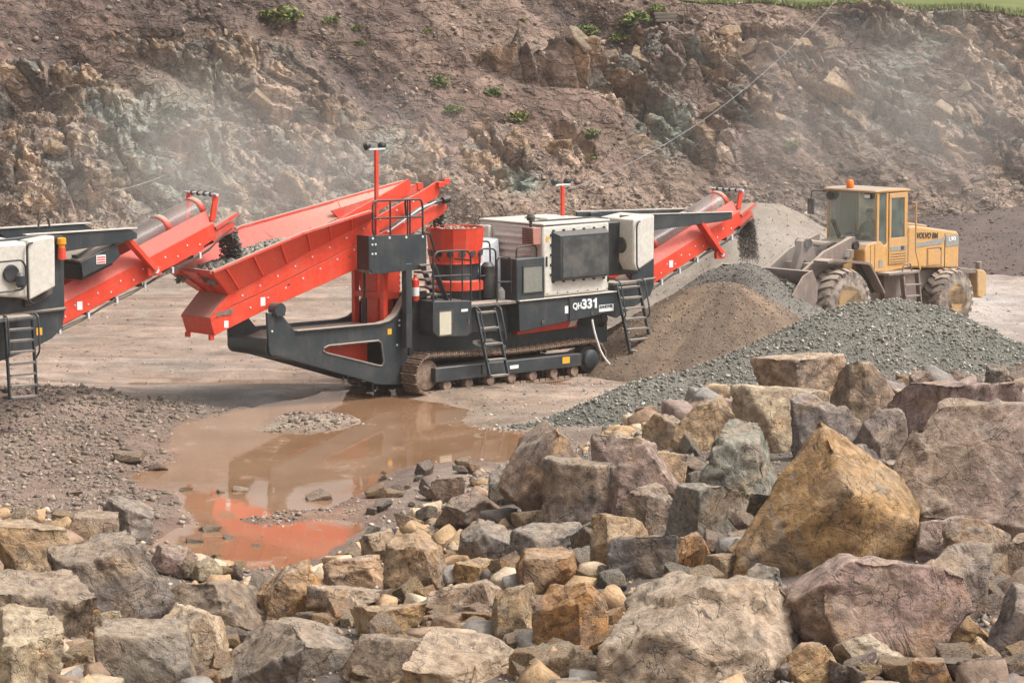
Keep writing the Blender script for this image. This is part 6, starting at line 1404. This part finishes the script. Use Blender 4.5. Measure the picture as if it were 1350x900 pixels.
# strip of rough grass and weeds on the rim and dry grass at the foot behind the cab
def grass(name, lab, pts, hgt, n_each, seed, pal):
    rg = np.random.default_rng(seed); V = []; T = []
    for (x, y, z, sx, sy) in pts:
        n = n_each; c = np.stack([x+rg.normal(0, sx, n), y+rg.normal(0, sy, n), np.full(n, z)], -1); h = hgt*rg.uniform(.4, 1.2, n); a = rg.uniform(0, 6.283, n); le = rg.normal(0, .3, (n, 2))*h[:, None]
        w_ = np.stack([np.cos(a), np.sin(a), np.zeros(n)], -1)*.035
        tip = c+np.concatenate([le, h[:, None]], -1); V.append(np.stack([c-w_, c+w_, tip], 1)); t = pick(rg, pal, n, .25); T.append(np.repeat(t[:, None], 3, 1))
    V = np.concatenate(V).reshape(-1, 3); T = np.concatenate(T).reshape(-1, 3)
    tag(link(name, np_mesh(name, V, np.arange(len(V)).reshape(-1, 3), False, {'tint': ('FLOAT_COLOR', col4(T))}), M['leaf']), lab, 'grass', kind='stuff')
GP = [(.12,.15,.04),(.17,.19,.06),(.10,.12,.035),(.22,.20,.09)]
pts = []
for x in np.arange(4.5, 19, .35):
    ft = float(face_top(np.array(x))); yb = float(face_base(np.array(x)))+ft*math.cos(SL)
    if x < 9 and rg.uniform() < .4: continue
    for k in range(4): pts.append((x, yb+.3+k*.9, ft*math.sin(SL)-.02, .25, .35))
grass('rim_grass', 'rough green grass along the rim of the quarry face', pts, .22, 40, 51, GP)
pts = [(*[float(q) for q in (x, face_base(np.array(x))-.9-.3*math.sin(x*3), .05)], .3, .4) for x in np.arange(11.2, 14.6, .2)]
grass('dry_grass', 'dry yellow grass at the foot of the face behind the loader cab', pts, .42, 70, 52, [(.26,.22,.11),(.20,.18,.085),(.30,.25,.14)])
# timbers high on the face
fxx, fss = pix_to_face(880, 40); p = face_point(np.array([fxx]), np.array([fss]))[0]
tb = thing('timber_stack', 'weathered grey timbers lying on the upper slope', 'timber', tuple(p+np.array([0, 0, .05])), .05)
for k in range(3): MB().box(-.42-.03*k, .45-.05*k, -.1, .08, .0+.11*k, .095+.11*k).build('timber', paint('weathered_timber', (.17, .14, .11), .4, .9) if k == 0 else bpy.data.materials['weathered_timber'], tb, .01)
# cable from the rim down to the machines, and a thin rope on the left face
A = np.array(at_dist(1108, -6, 107.5)); B_ = np.array(at_dist(742, 252, 84.0))
pts = [tuple(A+(B_-A)*t+np.array([0, 0, -1.35*4*t*(1-t)*.62])) for t in np.linspace(0, 1, 40)]
tag(MB().tube(pts, .009, 6).build('cable', plain('grey_cable', (.22, .22, .22), .6)), 'grey cable sagging from the quarry rim down behind the crusher', 'cable')
C0, C1, C2 = np.array(at_dist(150, 252, 92)), np.array(at_dist(222, 229, 99.2)), np.array(at_dist(415, 276, 90))
seg = lambda a, b, sg: [tuple(a+(b-a)*t+np.array([0, 0, -sg*4*t*(1-t)])) for t in np.linspace(0, 1, 16)]
tag(MB().tube(seg(C0, C1, .05)+seg(C1, C2, .12)[1:], .008, 5).build('rope', plain('pale_rope', (.34, .36, .33), .8)), 'thin pale rope strung low across the left quarry face', 'rope')

# ------------------------------------------------------------------ dusty air
hzm = bpy.data.materials.new('dusty_air'); hzm.use_nodes = True; t = hzm.node_tree; t.nodes.clear()
ho = t.nodes.new('ShaderNodeOutputMaterial'); pv = t.nodes.new('ShaderNodeVolumePrincipled'); pv.inputs['Color'].default_value = (.93, .90, .86, 1); pv.inputs['Density'].default_value = .00035; pv.inputs['Anisotropy'].default_value = .2
t.links.new(pv.outputs[0], ho.inputs['Volume'])
hz = MB().box(-60, 60, -30, 135, -2, 13).build('haze', hzm); tag(hz, 'thin dusty haze hanging in the quarry', 'haze', kind='stuff')

def dust_cloud(label, c, r, dens, seed, scale=.35):
    m = bpy.data.materials.new('airborne_dust'); m.use_nodes = True; t = m.node_tree; t.nodes.clear()
    N = t.nodes.new; ou = N('ShaderNodeOutputMaterial'); pv = N('ShaderNodeVolumePrincipled'); pv.inputs['Color'].default_value = (.92, .87, .82, 1); pv.inputs['Anisotropy'].default_value = .2
    tc = N('ShaderNodeTexCoord'); ln = N('ShaderNodeVectorMath'); ln.operation = 'LENGTH'; t.links.new(tc.outputs['Object'], ln.inputs[0])
    fo = N('ShaderNodeMapRange'); fo.interpolation_type = 'SMOOTHSTEP'; fo.inputs[1].default_value = 1.0; fo.inputs[2].default_value = .1; fo.inputs[3].default_value = 0; fo.inputs[4].default_value = 1; t.links.new(ln.outputs['Value'], fo.inputs[0])
    ge = N('ShaderNodeNewGeometry'); no = N('ShaderNodeTexNoise'); no.noise_dimensions = '4D'; no.inputs['W'].default_value = seed; no.inputs['Scale'].default_value = scale; no.inputs['Detail'].default_value = 3; t.links.new(ge.outputs['Position'], no.inputs['Vector'])
    nr = N('ShaderNodeMapRange'); nr.interpolation_type = 'SMOOTHSTEP'; nr.inputs[1].default_value = .38; nr.inputs[2].default_value = .68; t.links.new(no.outputs[0], nr.inputs[0])
    mu = N('ShaderNodeMath'); mu.operation = 'MULTIPLY'; t.links.new(fo.outputs[0], mu.inputs[0]); t.links.new(nr.outputs[0], mu.inputs[1])
    m2 = N('ShaderNodeMath'); m2.operation = 'MULTIPLY'; m2.inputs[1].default_value = dens; t.links.new(mu.outputs[0], m2.inputs[0]); t.links.new(m2.outputs[0], pv.inputs['Density']); t.links.new(pv.outputs[0], ou.inputs['Volume'])
    V, F = ico(3); o = link('dust_cloud', np_mesh('dust_cloud', V, F), m); o.location = c; o.scale = r; m.cycles.volume_step_rate = 4.0
    return tag(o, label, 'dust', kind='stuff')
dust_cloud('pale dust drifting up the face behind the loader and conveyor tip', (10.5, 91, 4.2), (8.5, 9, 4.6), .06, 1.0)
dust_cloud('thin dust drifting over the red hopper and the left face', (-6.5, 82, 3.4), (7.5, 15, 3.6), .05, 2.0)
dust_cloud('dust puff round the stone falling off the conveyor tip', tuple(loc2w(cr, np.array([[10.2, 1.15, 2.3]]))[0]+np.array([.6, .4, .3])), (1.9, 1.9, 1.3), .22, 3.0, .9)
